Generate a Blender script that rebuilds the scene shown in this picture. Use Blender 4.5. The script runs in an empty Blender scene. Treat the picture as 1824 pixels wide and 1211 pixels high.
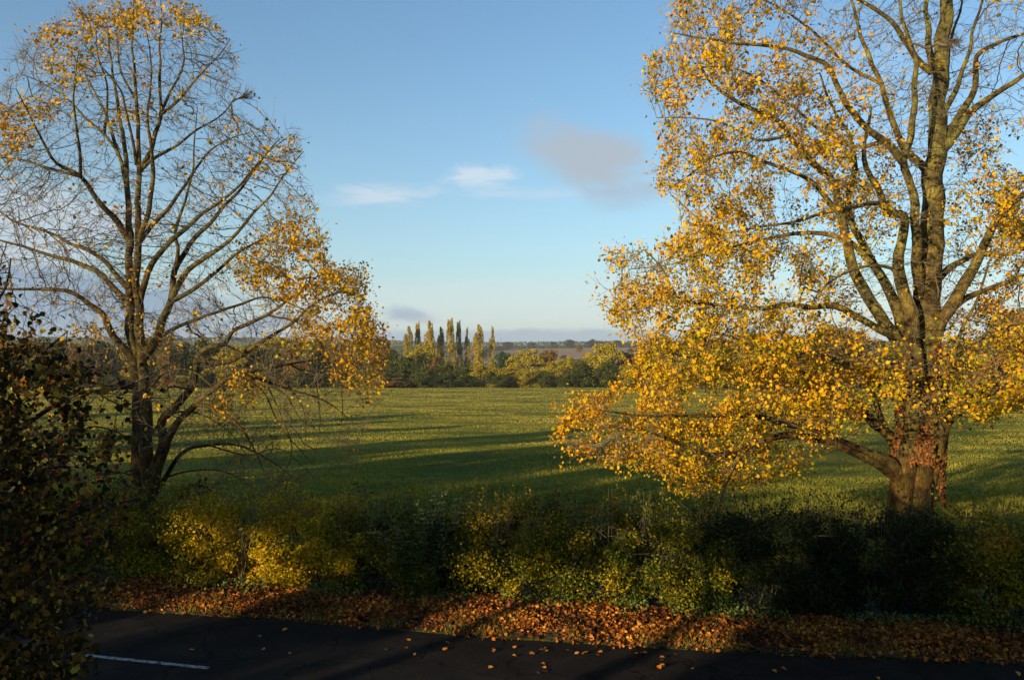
import bpy, math, random
import numpy as np
from mathutils import Vector, noise as mnoise

random.seed(7)
rng = np.random.default_rng(11)
SC = bpy.context.scene
COL = SC.collection

# ------------------------------------------------------------------ camera, world, sun, exposure
F = 1518.0            # focal length in photograph pixels (image 1824 x 1211)
CX, HY = 912.0, 622.0 # principal column, horizon row
H = 5.6               # camera height
cam_data = bpy.data.cameras.new('camera')
cam = bpy.data.objects.new('camera', cam_data)
COL.objects.link(cam)
cam.location = (0, 0, H)
cam.rotation_euler = (math.radians(90), 0, 0)
cam_data.sensor_width = 36.0
cam_data.lens = 36.0 * F / 1824.0
cam_data.shift_y = (HY - 605.5) / 1824.0
cam_data.clip_start = 0.1
cam_data.clip_end = 9000
SC.camera = cam

SUN_EL = math.radians(10.5)
UX, UY = 0.68, 0.733                      # horizontal direction in which the light travels
TAN = math.tan(SUN_EL)
SKY_STRENGTH = 0.11
SUN_STRENGTH = 5.0
vs = SC.view_settings
SC.display_settings.display_device = 'sRGB'
vs.view_transform = 'Standard'
vs.look = 'None'
vs.exposure = 0.58
vs.gamma = 1.0
try:
    vs.use_curve_mapping = False
except Exception:
    pass

sun_data = bpy.data.lights.new('sun', 'SUN')
sun_data.energy = SUN_STRENGTH
sun_data.angle = math.radians(0.6)
sun_data.color = (1.0, 0.80, 0.53)
sun = bpy.data.objects.new('sun', sun_data)
COL.objects.link(sun)
sun.location = (-30, -30, 30)
sun.rotation_euler = Vector((UX, UY, -TAN)).to_track_quat('-Z', 'Y').to_euler()

SC.cycles.max_bounces = 6
SC.cycles.diffuse_bounces = 3
SC.cycles.glossy_bounces = 2
SC.cycles.transmission_bounces = 3
SC.cycles.volume_bounces = 0
SC.cycles.transparent_max_bounces = 8
SC.cycles.use_denoising = True


class NG:
    """small helper that writes node maths"""
    def __init__(s, nt):
        s.nt = nt

    def n(s, t, **k):
        nd = s.nt.nodes.new(t)
        for a, b in k.items():
            setattr(nd, a, b)
        return nd

    def link(s, a, b):
        s.nt.links.new(a, b)

    def put(s, sock, v):
        if hasattr(v, 'is_output') or hasattr(v, 'links'):
            s.nt.links.new(v, sock)
        else:
            sock.default_value = v

    def m(s, op, a, b=0.0, c=None, clamp=False):
        nd = s.n('ShaderNodeMath', operation=op, use_clamp=clamp)
        s.put(nd.inputs[0], a)
        s.put(nd.inputs[1], b)
        if c is not None:
            s.put(nd.inputs[2], c)
        return nd.outputs[0]

    def mix(s, f, a, b, blend='MIX'):
        nd = s.n('ShaderNodeMix', data_type='RGBA', blend_type=blend)
        s.put(nd.inputs[0], f)
        s.put(nd.inputs[6], a)
        s.put(nd.inputs[7], b)
        return nd.outputs[2]

    def ramp(s, f, stops, interp='LINEAR'):
        nd = s.n('ShaderNodeValToRGB')
        nd.color_ramp.interpolation = interp
        el = nd.color_ramp.elements
        while len(el) < len(stops):
            el.new(0.5)
        for e, (p, c) in zip(el, stops):
            e.position = p
            e.color = (*c, 1) if len(c) == 3 else c
        s.put(nd.inputs[0], f)
        return nd.outputs[0]

    def noise(s, vec, scale, detail=3, rough=0.55, dist=0.0):
        nd = s.n('ShaderNodeTexNoise')
        if vec is not None:
            s.put(nd.inputs['Vector'], vec)
        nd.inputs['Scale'].default_value = scale
        nd.inputs['Detail'].default_value = detail
        nd.inputs['Roughness'].default_value = rough
        nd.inputs['Distortion'].default_value = dist
        return nd.outputs['Fac']

    def comb(s, x, y, z):
        nd = s.n('ShaderNodeCombineXYZ')
        for i, v in enumerate((x, y, z)):
            s.put(nd.inputs[i], v)
        return nd.outputs[0]


world = bpy.data.worlds.new('World')
SC.world = world
world.use_nodes = True
wn = world.node_tree
wn.nodes.clear()
g = NG(wn)
sky = g.n('ShaderNodeTexSky', sky_type='NISHITA')
sky.sun_disc = False
sky.sun_elevation = SUN_EL
sky.sun_rotation = math.atan2(-UX, -UY)
sky.altitude = 60
sky.air_density = 1.0
sky.dust_density = 0.3
sky.ozone_density = 2.6
tc = g.n('ShaderNodeTexCoord')
sep = g.n('ShaderNodeSeparateXYZ')
g.link(tc.outputs['Generated'], sep.inputs[0])
dx, dy, dz = sep.outputs
az = g.m('ARCTAN2', dx, dy)
el = g.m('ARCSINE', dz)
# clouds: patches given by azimuth and elevation (radians), broken up with noise
nv = g.comb(g.m('MULTIPLY', az, 1.0), g.m('MULTIPLY', el, 3.2), 0.0)
n1 = g.noise(nv, 16.0, 8, 0.66, 0.9)
n2 = g.noise(g.comb(az, g.m('MULTIPLY', el, 6.0), 3.0), 20.0, 7, 0.66, 0.7)
n3 = g.noise(g.comb(az, g.m('MULTIPLY', el, 1.8), 7.0), 13.0, 8, 0.62, 0.9)


def patch(px, py, rx, ry, lean=0.0):
    a0 = math.atan((px - CX) / F)
    e0 = math.atan((HY - py) / F * math.cos(a0))
    u = g.m('SUBTRACT', az, a0)
    v = g.m('SUBTRACT', g.m('SUBTRACT', el, e0), g.m('MULTIPLY', u, lean))
    a = g.m('POWER', g.m('DIVIDE', g.m('ABSOLUTE', u), rx / F), 2.0)
    b = g.m('POWER', g.m('DIVIDE', g.m('ABSOLUTE', v), ry / F), 2.0)
    return g.m('EXPONENT', g.m('MULTIPLY', g.m('ADD', a, b), -1.0))


def broken(p, nz, lo, hi):
    mr = g.n('ShaderNodeMapRange', interpolation_type='SMOOTHSTEP')
    g.put(mr.inputs[0], g.m('ADD', p, g.m('MULTIPLY', g.m('SUBTRACT', nz, 0.5), 1.5)))
    mr.inputs[1].default_value = lo
    mr.inputs[2].default_value = hi
    return g.m('MULTIPLY', mr.outputs[0], g.m('MINIMUM', g.m('MULTIPLY', p, 2.2), 1.0))


def over(base, mask, amt, col):
    return g.mix(g.m('MULTIPLY', mask, amt), base, (*col, 1))


K = 1.0 / (SKY_STRENGTH * 2 ** vs.exposure)
def cc(r, gg, b):
    f = lambda v: ((v / 255 + 0.055) / 1.055) ** 2.4 * K
    return (f(r), f(gg), f(b))

# keep the clear sky free of the orange murk low down: gently lift and cool it
tint = g.ramp(g.m('MULTIPLY', g.m('ABSOLUTE', dz), 2.2, clamp=True),
              [(0.0, (1.04, 1.0, 1.0)), (0.25, (1.03, 1.13, 1.13)), (1.0, (1.08, 1.22, 1.25))])
c = g.mix(1.0, sky.outputs[0], tint, 'MULTIPLY')
veil = g.m('EXPONENT', g.m('MULTIPLY', g.m('ABSOLUTE', dz), -7.0))
c = over(c, veil, 0.72, cc(190, 213, 226))
st = broken(patch(900, 535, 900, 55), n2, 0.42, 0.95)
c = over(c, st, 0.30, cc(225, 232, 234))
c = over(c, broken(patch(665, 348, 130, 26, 0.05), n1, 0.34, 1.05), 0.9, cc(203, 221, 236))
c = over(c, broken(patch(860, 313, 75, 26), n1, 0.34, 1.0), 0.9, cc(210, 226, 240))
c = over(c, broken(patch(940, 345, 190, 15), n2, 0.38, 1.3), 0.6, cc(203, 224, 238))
c = over(c, broken(patch(1100, 437, 60, 5), n2, 0.35, 0.9), 0.5, cc(215, 228, 238))
c = over(c, broken(patch(1055, 285, 125, 58, -0.25), n3, 0.10, 0.90), 0.92, cc(178, 190, 201))
c = over(c, broken(patch(1110, 350, 90, 40), n3, 0.3, 1.1), 0.5, cc(172, 190, 208))
c = over(c, broken(patch(1500, 120, 300, 90), n1, 0.5, 1.3), 0.25, cc(190, 208, 232))
# low grey-blue bank along the horizon and the big bank on the left with a lit top
c = over(c, broken(patch(950, 603, 420, 20), n3, 0.25, 0.75), 0.80, cc(156, 178, 196))
c = over(c, broken(patch(728, 562, 70, 20, -.15), n3, 0.35, 1.1), 0.75, cc(152, 170, 195))
c = over(c, broken(patch(-250, 470, 420, 90, 0.25), n3, 0.30, 0.60), 0.85, cc(198, 212, 224))
c = over(c, broken(patch(-150, 560, 560, 80, -0.02), n3, 0.25, 0.60), 0.90, cc(140, 165, 190))
bg = g.n('ShaderNodeBackground')
g.link(c, bg.inputs[0])
bg.inputs[1].default_value = SKY_STRENGTH
wo = g.n('ShaderNodeOutputWorld')
g.link(bg.outputs[0], wo.inputs[0])


# ------------------------------------------------------------------ helpers
def P(px, py, D):
    return np.array(((px - CX) * D / F, D, H + D * (HY - py) / F))


def smooth(a, b, t):
    t = np.clip((t - a) / (b - a), 0, 1)
    return t * t * (3 - 2 * t)


def ground_z(x, y):
    """height of the land: flat by the road, a long fall to the river trees, a rise to the far hill"""
    x = np.asarray(x, float)
    y = np.asarray(y, float)
    z = -np.clip((y - 24) / 231.0, 0, 1) * 5.8
    z = z - smooth(255, 330, y) * 1.6
    z = z + 0.10 * np.sin(x * 0.21 + 1.3) * np.sin(y * 0.17) * smooth(24, 40, y)
    # far hill: higher towards the right, wooded ridge at the left far beyond
    s = x / np.maximum(y, 1)
    top = 12.0 + 4.0 * smooth(-0.1, 0.2, s)
    z = z + smooth(430, 1350, y) * top
    z = z + smooth(1500, 2600, y) * (12 + 16 * smooth(0.0, -0.35, s))
    z = z - smooth(3200, 4200, y) * 60
    return z


def tag(o, label=None, cat=None, group=None, kind=None):
    if label:
        o['label'] = label
    if cat:
        o['category'] = cat
    if group:
        o['group'] = group
    if kind:
        o['kind'] = kind
    return o


def empty(name, loc=(0, 0, 0), **k):
    o = bpy.data.objects.new(name, None)
    COL.objects.link(o)
    o.location = loc
    o.empty_display_size = 0.3
    return tag(o, **k)


def new_mesh(name, V, faces, mat=None, rnd=None, smooth_shade=False):
    """faces: list of (M,k) int arrays; rnd: per-vertex colour value"""
    me = bpy.data.meshes.new(name)
    V = np.asarray(V, np.float32)
    me.vertices.add(len(V))
    me.vertices.foreach_set('co', V.ravel())
    nl = sum(f.size for f in faces)
    npol = sum(len(f) for f in faces)
    me.loops.add(nl)
    me.polygons.add(npol)
    me.loops.foreach_set('vertex_index', np.concatenate([f.ravel() for f in faces]).astype(np.int32))
    tot = np.concatenate([np.full(len(f), f.shape[1]) for f in faces])
    start = np.concatenate([[0], np.cumsum(tot)[:-1]])
    me.polygons.foreach_set('loop_start', start.astype(np.int32))
    me.polygons.foreach_set('loop_total', tot.astype(np.int32))
    if rnd is not None:
        a = me.attributes.new('rnd', 'FLOAT', 'POINT')
        a.data.foreach_set('value', np.asarray(rnd, np.float32))
    me.update(calc_edges=True)
    if smooth_shade:
        me.polygons.foreach_set('use_smooth', np.ones(npol, bool))
    if mat:
        me.materials.append(mat)
    return me


def add(name, me, parent=None, loc=None, **k):
    o = bpy.data.objects.new(name, me)
    COL.objects.link(o)
    if parent is not None:
        o.parent = parent
    if loc is not None:
        o.location = loc
    return tag(o, **k)


def unit(v):
    return v / np.maximum(np.linalg.norm(v, axis=-1, keepdims=True), 1e-9)


def frames(n):
    """random orthonormal frames"""
    a = unit(rng.normal(size=(n, 3)))
    b = rng.normal(size=(n, 3))
    b = unit(b - a * (a * b).sum(1, keepdims=True))
    return a, b, np.cross(a, b)


HEX = np.array([(0, 0, 0), (.30, .40, .10), (.72, .32, .04), (1, 0, -.12), (.72, -.32, .04), (.30, -.40, .10)])
DIA = np.array([(0, 0, 0), (.45, .38, .08), (1, 0, -.05), (.45, -.38, .08)])


def leaf_geo(C, size, rnd, kind='hex', a=None, b=None):
    """leaf blades at centres C: returns verts, faces, per-vertex value"""
    n = len(C)
    if a is None:
        a, b, w = frames(n)
    else:
        w = np.cross(a, b)
    T = HEX if kind == 'hex' else DIA
    k = len(T)
    size = np.broadcast_to(np.asarray(size, float), (n,))
    curl = rng.uniform(-1.0, 2.2, n)
    V = (C[:, None, :] + size[:, None, None] * ((T[None, :, 0, None] - .5) * a[:, None] + T[None, :, 1, None] * b[:, None]
         + (T[None, :, 2, None] * curl[:, None, None]) * w[:, None]))
    base = (np.arange(n) * k)[:, None]
    if kind == 'hex':
        fc = [np.concatenate([base + np.array([[0, 1, 2, 3]]), base + np.array([[0, 3, 4, 5]])])]
    else:
        fc = [base + np.array([[0, 1, 2, 3]])] if False else [np.concatenate([base + np.array([[0, 1, 2]]), base + np.array([[0, 2, 3]])])]
    return V.reshape(-1, 3), fc, np.repeat(np.broadcast_to(rnd, (n,)), k)


def merge(parts):
    """parts: list of (V, faces, rnd)"""
    Vs, R, fd, off = [], [], {}, 0
    for V, fc, r in parts:
        Vs.append(V)
        R.append(r)
        for f in fc:
            fd.setdefault(f.shape[1], []).append(f + off)
        off += len(V)
    return np.concatenate(Vs), [np.concatenate(v) for v in fd.values()], np.concatenate(R)


def catmull(pts, step):
    pts = np.asarray(pts, float)
    q = np.vstack([2 * pts[0] - pts[1], pts, 2 * pts[-1] - pts[-2]])
    out = []
    for i in range(1, len(q) - 2):
        n = max(2, int(np.linalg.norm(q[i + 1, :3] - q[i, :3]) / step))
        for t in np.arange(n) / n:
            out.append(0.5 * (2 * q[i] + (q[i + 1] - q[i - 1]) * t + (2 * q[i - 1] - 5 * q[i] + 4 * q[i + 1] - q[i + 2]) * t * t
                              + (3 * q[i] - q[i - 1] - 3 * q[i + 1] + q[i + 2]) * t ** 3))
    out.append(q[-2])
    return np.array(out)


def tube(pts, rad, sides=8, bump=0.0):
    pts = np.asarray(pts, float)
    n = len(pts)
    rad = np.broadcast_to(rad, (n,))
    t = unit(np.gradient(pts, axis=0))
    ref = np.array([0, 1, 0.01]) if abs(t[0][1]) < 0.8 else np.array([1, 0, 0.])
    A = []
    u = np.cross(t[0], ref)
    for i in range(n):
        u = u - t[i] * (u @ t[i])
        u = u / np.linalg.norm(u)
        A.append(u)
    A = np.array(A)
    B = np.cross(t, A)
    th = np.linspace(0, 2 * np.pi, sides, endpoint=False)
    rr = np.repeat(rad[:, None], sides, 1)
    if bump:
        ph = random.uniform(0, 6)
        s = np.cumsum(np.r_[0, np.linalg.norm(np.diff(pts, axis=0), axis=1)])[:, None]
        rr = rr * (1 + bump * (np.sin(3 * th[None] + ph + s * 0.9) * .6 + np.sin(5 * th[None] - s * 1.7 + ph) * .4)
                   + bump * .6 * rng.uniform(-1, 1, (n, sides)))
    V = pts[:, None] + rr[:, :, None] * (np.cos(th)[None, :, None] * A[:, None] + np.sin(th)[None, :, None] * B[:, None])
    V = V.reshape(-1, 3)
    i = np.arange(n - 1)[:, None] * sides
    j = np.arange(sides)[None]
    k = (j + 1) % sides
    f = np.stack([i + j, i + k, i + sides + k, i + sides + j], -1).reshape(-1, 4)
    V = np.vstack([V, pts[-1:] + t[-1:] * rad[-1]])
    top = len(V) - 1
    cap = np.stack([(n - 1) * sides + j[0], (n - 1) * sides + k[0], np.full(sides, top)], -1)
    return V, [f, cap], np.full(len(V), random.random())


def segs(A, B, ra, rb, sides=3):
    """many straight tapered prisms A->B"""
    n = len(A)
    d = unit(B - A)
    ref = np.where(np.abs(d[:, 2:3]) < .9, np.array([[0, 0, 1.]]), np.array([[1., 0, 0]]))
    u = unit(np.cross(d, ref))
    w = np.cross(d, u)
    th = np.linspace(0, 2 * np.pi, sides, endpoint=False)
    ring = np.cos(th)[None, :, None] * u[:, None] + np.sin(th)[None, :, None] * w[:, None]
    ra = np.broadcast_to(ra, (n,))
    rb = np.broadcast_to(rb, (n,))
    V = np.concatenate([A[:, None] + ring * ra[:, None, None], B[:, None] + ring * rb[:, None, None]], 1).reshape(-1, 3)
    base = (np.arange(n) * 2 * sides)[:, None, None]
    j = np.arange(sides)
    q = np.stack([j, (j + 1) % sides, sides + (j + 1) % sides, sides + j], -1)[None]
    return V, [(base + q).reshape(-1, 4)], np.full(len(V), .5)


def box(x0, x1, y0, y1, z0, z1):
    V = np.array([(x, y, z) for z in (z0, z1) for y in (y0, y1) for x in (x0, x1)], float)
    Fc = np.array([[0, 2, 3, 1], [4, 5, 7, 6], [0, 1, 5, 4], [2, 6, 7, 3], [0, 4, 6, 2], [1, 3, 7, 5]])
    return V, [Fc], np.full(8, random.random())


def obj(name, geo, mat, parent=None, sm=False, **k):
    V, fc, r = geo
    return add(name, new_mesh(name, V, fc, mat, r, sm), parent, **k)


# ------------------------------------------------------------------ materials
def material(name):
    m = bpy.data.materials.new(name)
    m.use_nodes = True
    nt = m.node_tree
    nt.nodes.clear()
    gg = NG(nt)
    out = gg.n('ShaderNodeOutputMaterial')
    return m, gg, out


def pos(gg):
    return gg.n('ShaderNodeNewGeometry').outputs['Position']


def leaf_mat(name, stops, trans=0.35, rough=0.55, clump=0.25, cscale=0.8, spec=0.12):
    """thin leaf: colour by the per-leaf value, shifted by a slow noise so neighbouring leaves agree"""
    m, gg, out = material(name)
    at = gg.n('ShaderNodeAttribute', attribute_name='rnd')
    nz = gg.noise(pos(gg), cscale, 3, 0.6)
    f = gg.m('ADD', at.outputs['Fac'], gg.m('MULTIPLY', gg.m('SUBTRACT', nz, 0.5), clump * 4), clamp=True)
    col = gg.ramp(f, stops)
    pr = gg.n('ShaderNodeBsdfPrincipled')
    gg.link(col, pr.inputs['Base Color'])
    pr.inputs['Roughness'].default_value = rough
    pr.inputs['Specular IOR Level'].default_value = spec
    tr = gg.n('ShaderNodeBsdfTranslucent')
    gg.link(col, tr.inputs['Color'])
    mx = gg.n('ShaderNodeMixShader')
    mx.inputs[0].default_value = trans
    gg.link(pr.outputs[0], mx.inputs[1])
    gg.link(tr.outputs[0], mx.inputs[2])
    gg.link(mx.outputs[0], out.inputs[0])
    return m


def bark_mat(name, a, b, c, scale=3.0):
    m, gg, out = material(name)
    p = pos(gg)
    n_ = gg.noise(p, scale, 5, 0.65)
    mp = gg.n('ShaderNodeMapping')
    mp.inputs['Scale'].default_value = (9, 9, 1.6)
    gg.link(p, mp.inputs[0])
    fi = gg.noise(mp.outputs[0], 3.0, 4, 0.7)
    c1 = gg.ramp(n_, [(0.36, a), (0.52, b), (0.66, c)])
    c1 = gg.mix(gg.ramp(gg.noise(p, 0.55, 4, 0.6), [(0.42, (0, 0, 0)), (0.6, (1, 1, 1))]), c1, gg.mix(1.0, c1, (1.08, .84, .72, 1), 'MULTIPLY'))
    c2 = gg.mix(gg.ramp(fi, [(0.35, (0, 0, 0)), (0.6, (1, 1, 1))]), gg.mix(1.0, c1, (.45, .42, .4, 1), 'MULTIPLY'), c1)
    sz_ = gg.n('ShaderNodeSeparateXYZ')
    gg.link(p, sz_.inputs[0])
    hz_ = gg.m('ADD', sz_.outputs[2], gg.m('MULTIPLY', gg.noise(p, 0.9, 3, 0.6), 3.0))
    bare = gg.ramp(gg.m('DIVIDE', hz_, 10.0, clamp=True), [(0.5, (1, 1, 1)), (0.85, (0, 0, 0))])     # less moss, browner bark low on the trunk
    c2 = gg.mix(bare, c2, gg.mix(1.0, c2, (.72, .60, .54, 1), 'MULTIPLY'))
    pr = gg.n('ShaderNodeBsdfPrincipled')
    gg.link(c2, pr.inputs['Base Color'])
    pr.inputs['Roughness'].default_value = 0.9
    pr.inputs['Specular IOR Level'].default_value = 0.15
    bp = gg.n('ShaderNodeBump')
    bp.inputs['Strength'].default_value = 0.7
    bp.inputs['Distance'].default_value = 0.06
    gg.link(fi, bp.inputs['Height'])
    gg.link(bp.outputs[0], pr.inputs['Normal'])
    gg.link(pr.outputs[0], out.inputs[0])
    return m


def plain_mat(name, stops, scale, rough=0.85, bump=0.0, bscale=30, spec=0.3, sx=(1, 1, 1)):
    m, gg, out = material(name)
    mp = gg.n('ShaderNodeMapping')
    mp.inputs['Scale'].default_value = sx
    gg.link(pos(gg), mp.inputs[0])
    n_ = gg.noise(mp.outputs[0], scale, 5, 0.6)
    pr = gg.n('ShaderNodeBsdfPrincipled')
    gg.link(gg.ramp(n_, stops), pr.inputs['Base Color'])
    pr.inputs['Roughness'].default_value = rough
    pr.inputs['Specular IOR Level'].default_value = spec
    if bump:
        bp = gg.n('ShaderNodeBump')
        bp.inputs['Strength'].default_value = 1.0
        bp.inputs['Distance'].default_value = bump
        gg.link(gg.noise(pos(gg), bscale, 3, 0.6), bp.inputs['Height'])
        gg.link(bp.outputs[0], pr.inputs['Normal'])
    gg.link(pr.outputs[0], out.inputs[0])
    return m


GREEN = (0.075, 0.105, 0.012)
M = {}
M['lime_leaf'] = leaf_mat('yellow_lime_leaf', [(0.0, (0.12, 0.15, 0.008)), (0.18, (0.32, 0.28, 0.008)), (0.42, (0.74, 0.46, 0.010)),
                                               (0.72, (0.68, 0.32, 0.010)), (1.0, (0.26, 0.10, 0.015))], 0.30, 0.5, 0.24, 0.7)
M['amber_leaf'] = leaf_mat('amber_leaf', [(0.0, (0.24, 0.20, 0.010)), (0.35, (0.64, 0.40, 0.014)), (0.7, (0.64, 0.30, 0.014)),
                                          (1.0, (0.36, 0.14, 0.02))], 0.30, 0.5, 0.22, 0.7)
M['ivy_leaf'] = leaf_mat('russet_ivy_leaf', [(0.0, (0.08, 0.07, 0.03)), (0.3, (0.15, 0.07, 0.02)), (0.65, (0.32, 0.105, 0.02)), (1.0, (0.15, 0.08, 0.03))], 0.1, 0.6, 0.2, 2.0)
M['ivy_green'] = leaf_mat('green_ivy_leaf', [(0.0, (0.05, 0.09, 0.02)), (1.0, (0.16, 0.20, 0.04))], 0.1, 0.4)
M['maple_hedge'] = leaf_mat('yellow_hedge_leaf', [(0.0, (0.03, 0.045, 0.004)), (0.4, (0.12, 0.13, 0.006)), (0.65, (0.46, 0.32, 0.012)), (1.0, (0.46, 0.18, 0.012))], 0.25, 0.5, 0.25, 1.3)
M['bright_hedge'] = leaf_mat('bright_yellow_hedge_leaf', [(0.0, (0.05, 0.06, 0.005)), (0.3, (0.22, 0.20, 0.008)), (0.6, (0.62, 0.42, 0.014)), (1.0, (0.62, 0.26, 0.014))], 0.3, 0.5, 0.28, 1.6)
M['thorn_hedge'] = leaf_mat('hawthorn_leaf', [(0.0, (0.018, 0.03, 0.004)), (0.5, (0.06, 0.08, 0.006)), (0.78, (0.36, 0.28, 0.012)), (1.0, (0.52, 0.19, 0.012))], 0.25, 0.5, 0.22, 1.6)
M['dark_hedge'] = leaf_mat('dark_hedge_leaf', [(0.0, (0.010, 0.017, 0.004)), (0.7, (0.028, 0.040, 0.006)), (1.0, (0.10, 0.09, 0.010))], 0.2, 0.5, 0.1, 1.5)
M['elder_leaf'] = leaf_mat('pale_elder_leaf', [(0.0, (0.09, 0.13, 0.03)), (1.0, (0.26, 0.29, 0.08))], 0.25, 0.5)
M['litter'] = leaf_mat('fallen_leaf_brown', [(0.0, (0.04, 0.018, 0.009)), (0.35, (0.17, 0.055, 0.013)), (0.7, (0.52, 0.165, 0.020)), (1.0, (0.66, 0.32, 0.035))], 0.1, 0.6, 0.12, 1.5)
M['near_leaf'] = leaf_mat('glossy_dark_leaf', [(0.0, (0.016, 0.018, 0.005)), (0.42, (0.045, 0.038, 0.008)), (0.66, (0.15, 0.08, 0.012)), (0.86, (0.40, 0.16, 0.02)), (1.0, (0.65, 0.48, 0.05))], 0.35, 0.65, 0.14, 3.0, 0.12)
M['willow'] = leaf_mat('far_willow_leaf', [(0.0, (0.15, 0.14, 0.014)), (0.5, (0.38, 0.29, 0.022)), (1.0, (0.55, 0.39, 0.035))], 0.2, 0.8, 0.12, 0.12)
M['far_dark'] = leaf_mat('far_dark_leaf', [(0.0, (0.024, 0.036, 0.008)), (0.6, (0.075, 0.09, 0.014)), (1.0, (0.18, 0.17, 0.02))], 0.15, 0.8, 0.12, 0.15)
M['far_green'] = leaf_mat('far_green_leaf', [(0.0, (0.02, 0.045, 0.012)), (1.0, (0.05, 0.10, 0.02))], 0.15, 0.7, 0.1, 0.3)
M['far_orange'] = leaf_mat('far_orange_leaf', [(0.0, (0.09, 0.06, 0.015)), (0.6, (0.22, 0.13, 0.025)), (1.0, (0.34, 0.17, 0.04))], 0.15, 0.8, 0.12, 0.15)
M['poplar_leaf'] = leaf_mat('poplar_leaf', [(0.0, (0.13, 0.115, 0.018)), (0.5, (0.36, 0.26, 0.03)), (1.0, (0.56, 0.37, 0.04))], 0.2, 0.8, 0.28, 0.10)
M['hill_leaf'] = leaf_mat('hill_tree_leaf', [(0.0, (0.03, 0.04, 0.02)), (1.0, (0.10, 0.10, 0.04))], 0.1, 0.9, 0.1, 0.05)
M['bark'] = bark_mat('mossy_bark', (0.045, 0.035, 0.018), (0.16, 0.14, 0.040), (0.30, 0.27, 0.060), 3.2)
M['bark_dark'] = bark_mat('dark_mossy_bark', (0.035, 0.028, 0.016), (0.13, 0.11, 0.04), (0.24, 0.21, 0.06), 3.2)
M['twig'] = plain_mat('twig_bark', [(0.3, (0.09, 0.065, 0.04)), (0.7, (0.22, 0.18, 0.09))], 1.2, 0.8)
M['twig_dark'] = plain_mat('dark_twig_bark', [(0.3, (0.025, 0.02, 0.015)), (0.7, (0.07, 0.055, 0.03))], 2.0, 0.8)
M['berry'] = plain_mat('red_berry_skin', [(0.3, (0.42, 0.012, 0.010)), (0.7, (0.60, 0.03, 0.015))], 20, 0.25, spec=0.5)
M['asphalt'] = None
M['blade'] = leaf_mat('grass_blade', [(0.0, (0.045, 0.068, 0.007)), (0.40, (0.21, 0.196, 0.018)), (0.75, (0.42, 0.33, 0.045)), (1.0, (0.50, 0.36, 0.10))], 0.3, 0.7, 0.12, 0.25)


def meadow_material():
    m, gg, out = material('meadow_grass')
    p = pos(gg)
    mp = gg.n('ShaderNodeMapping')
    mp.inputs['Scale'].default_value = (0.35, 1.0, 1.0)
    gg.link(p, mp.inputs[0])
    a = gg.noise(mp.outputs[0], 0.12, 5, 0.65, 0.5)
    b = gg.noise(mp.outputs[0], 1.6, 5, 0.7)
    f = gg.m('ADD', gg.m('MULTIPLY', a, 0.65), gg.m('MULTIPLY', b, 0.35))
    col = gg.ramp(f, [(0.36, (0.05, 0.080, 0.008)), (0.48, (0.13, 0.145, 0.012)), (0.56, (0.23, 0.20, 0.022)), (0.66, (0.33, 0.25, 0.05))])
    pr = gg.n('ShaderNodeBsdfPrincipled')
    gg.link(col, pr.inputs['Base Color'])
    pr.inputs['Roughness'].default_value = 0.95
    pr.inputs['Specular IOR Level'].default_value = 0.1
    bp = gg.n('ShaderNodeBump')
    bp.inputs['Strength'].default_value = 1.0
    bp.inputs['Distance'].default_value = 0.35
    gg.link(gg.m('ADD', b, gg.m('MULTIPLY', gg.noise(p, 6.0, 3, 0.7), 0.6)), bp.inputs['Height'])
    gg.link(bp.outputs[0], pr.inputs['Normal'])
    gg.link(pr.outputs[0], out.inputs[0])
    return m


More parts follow.
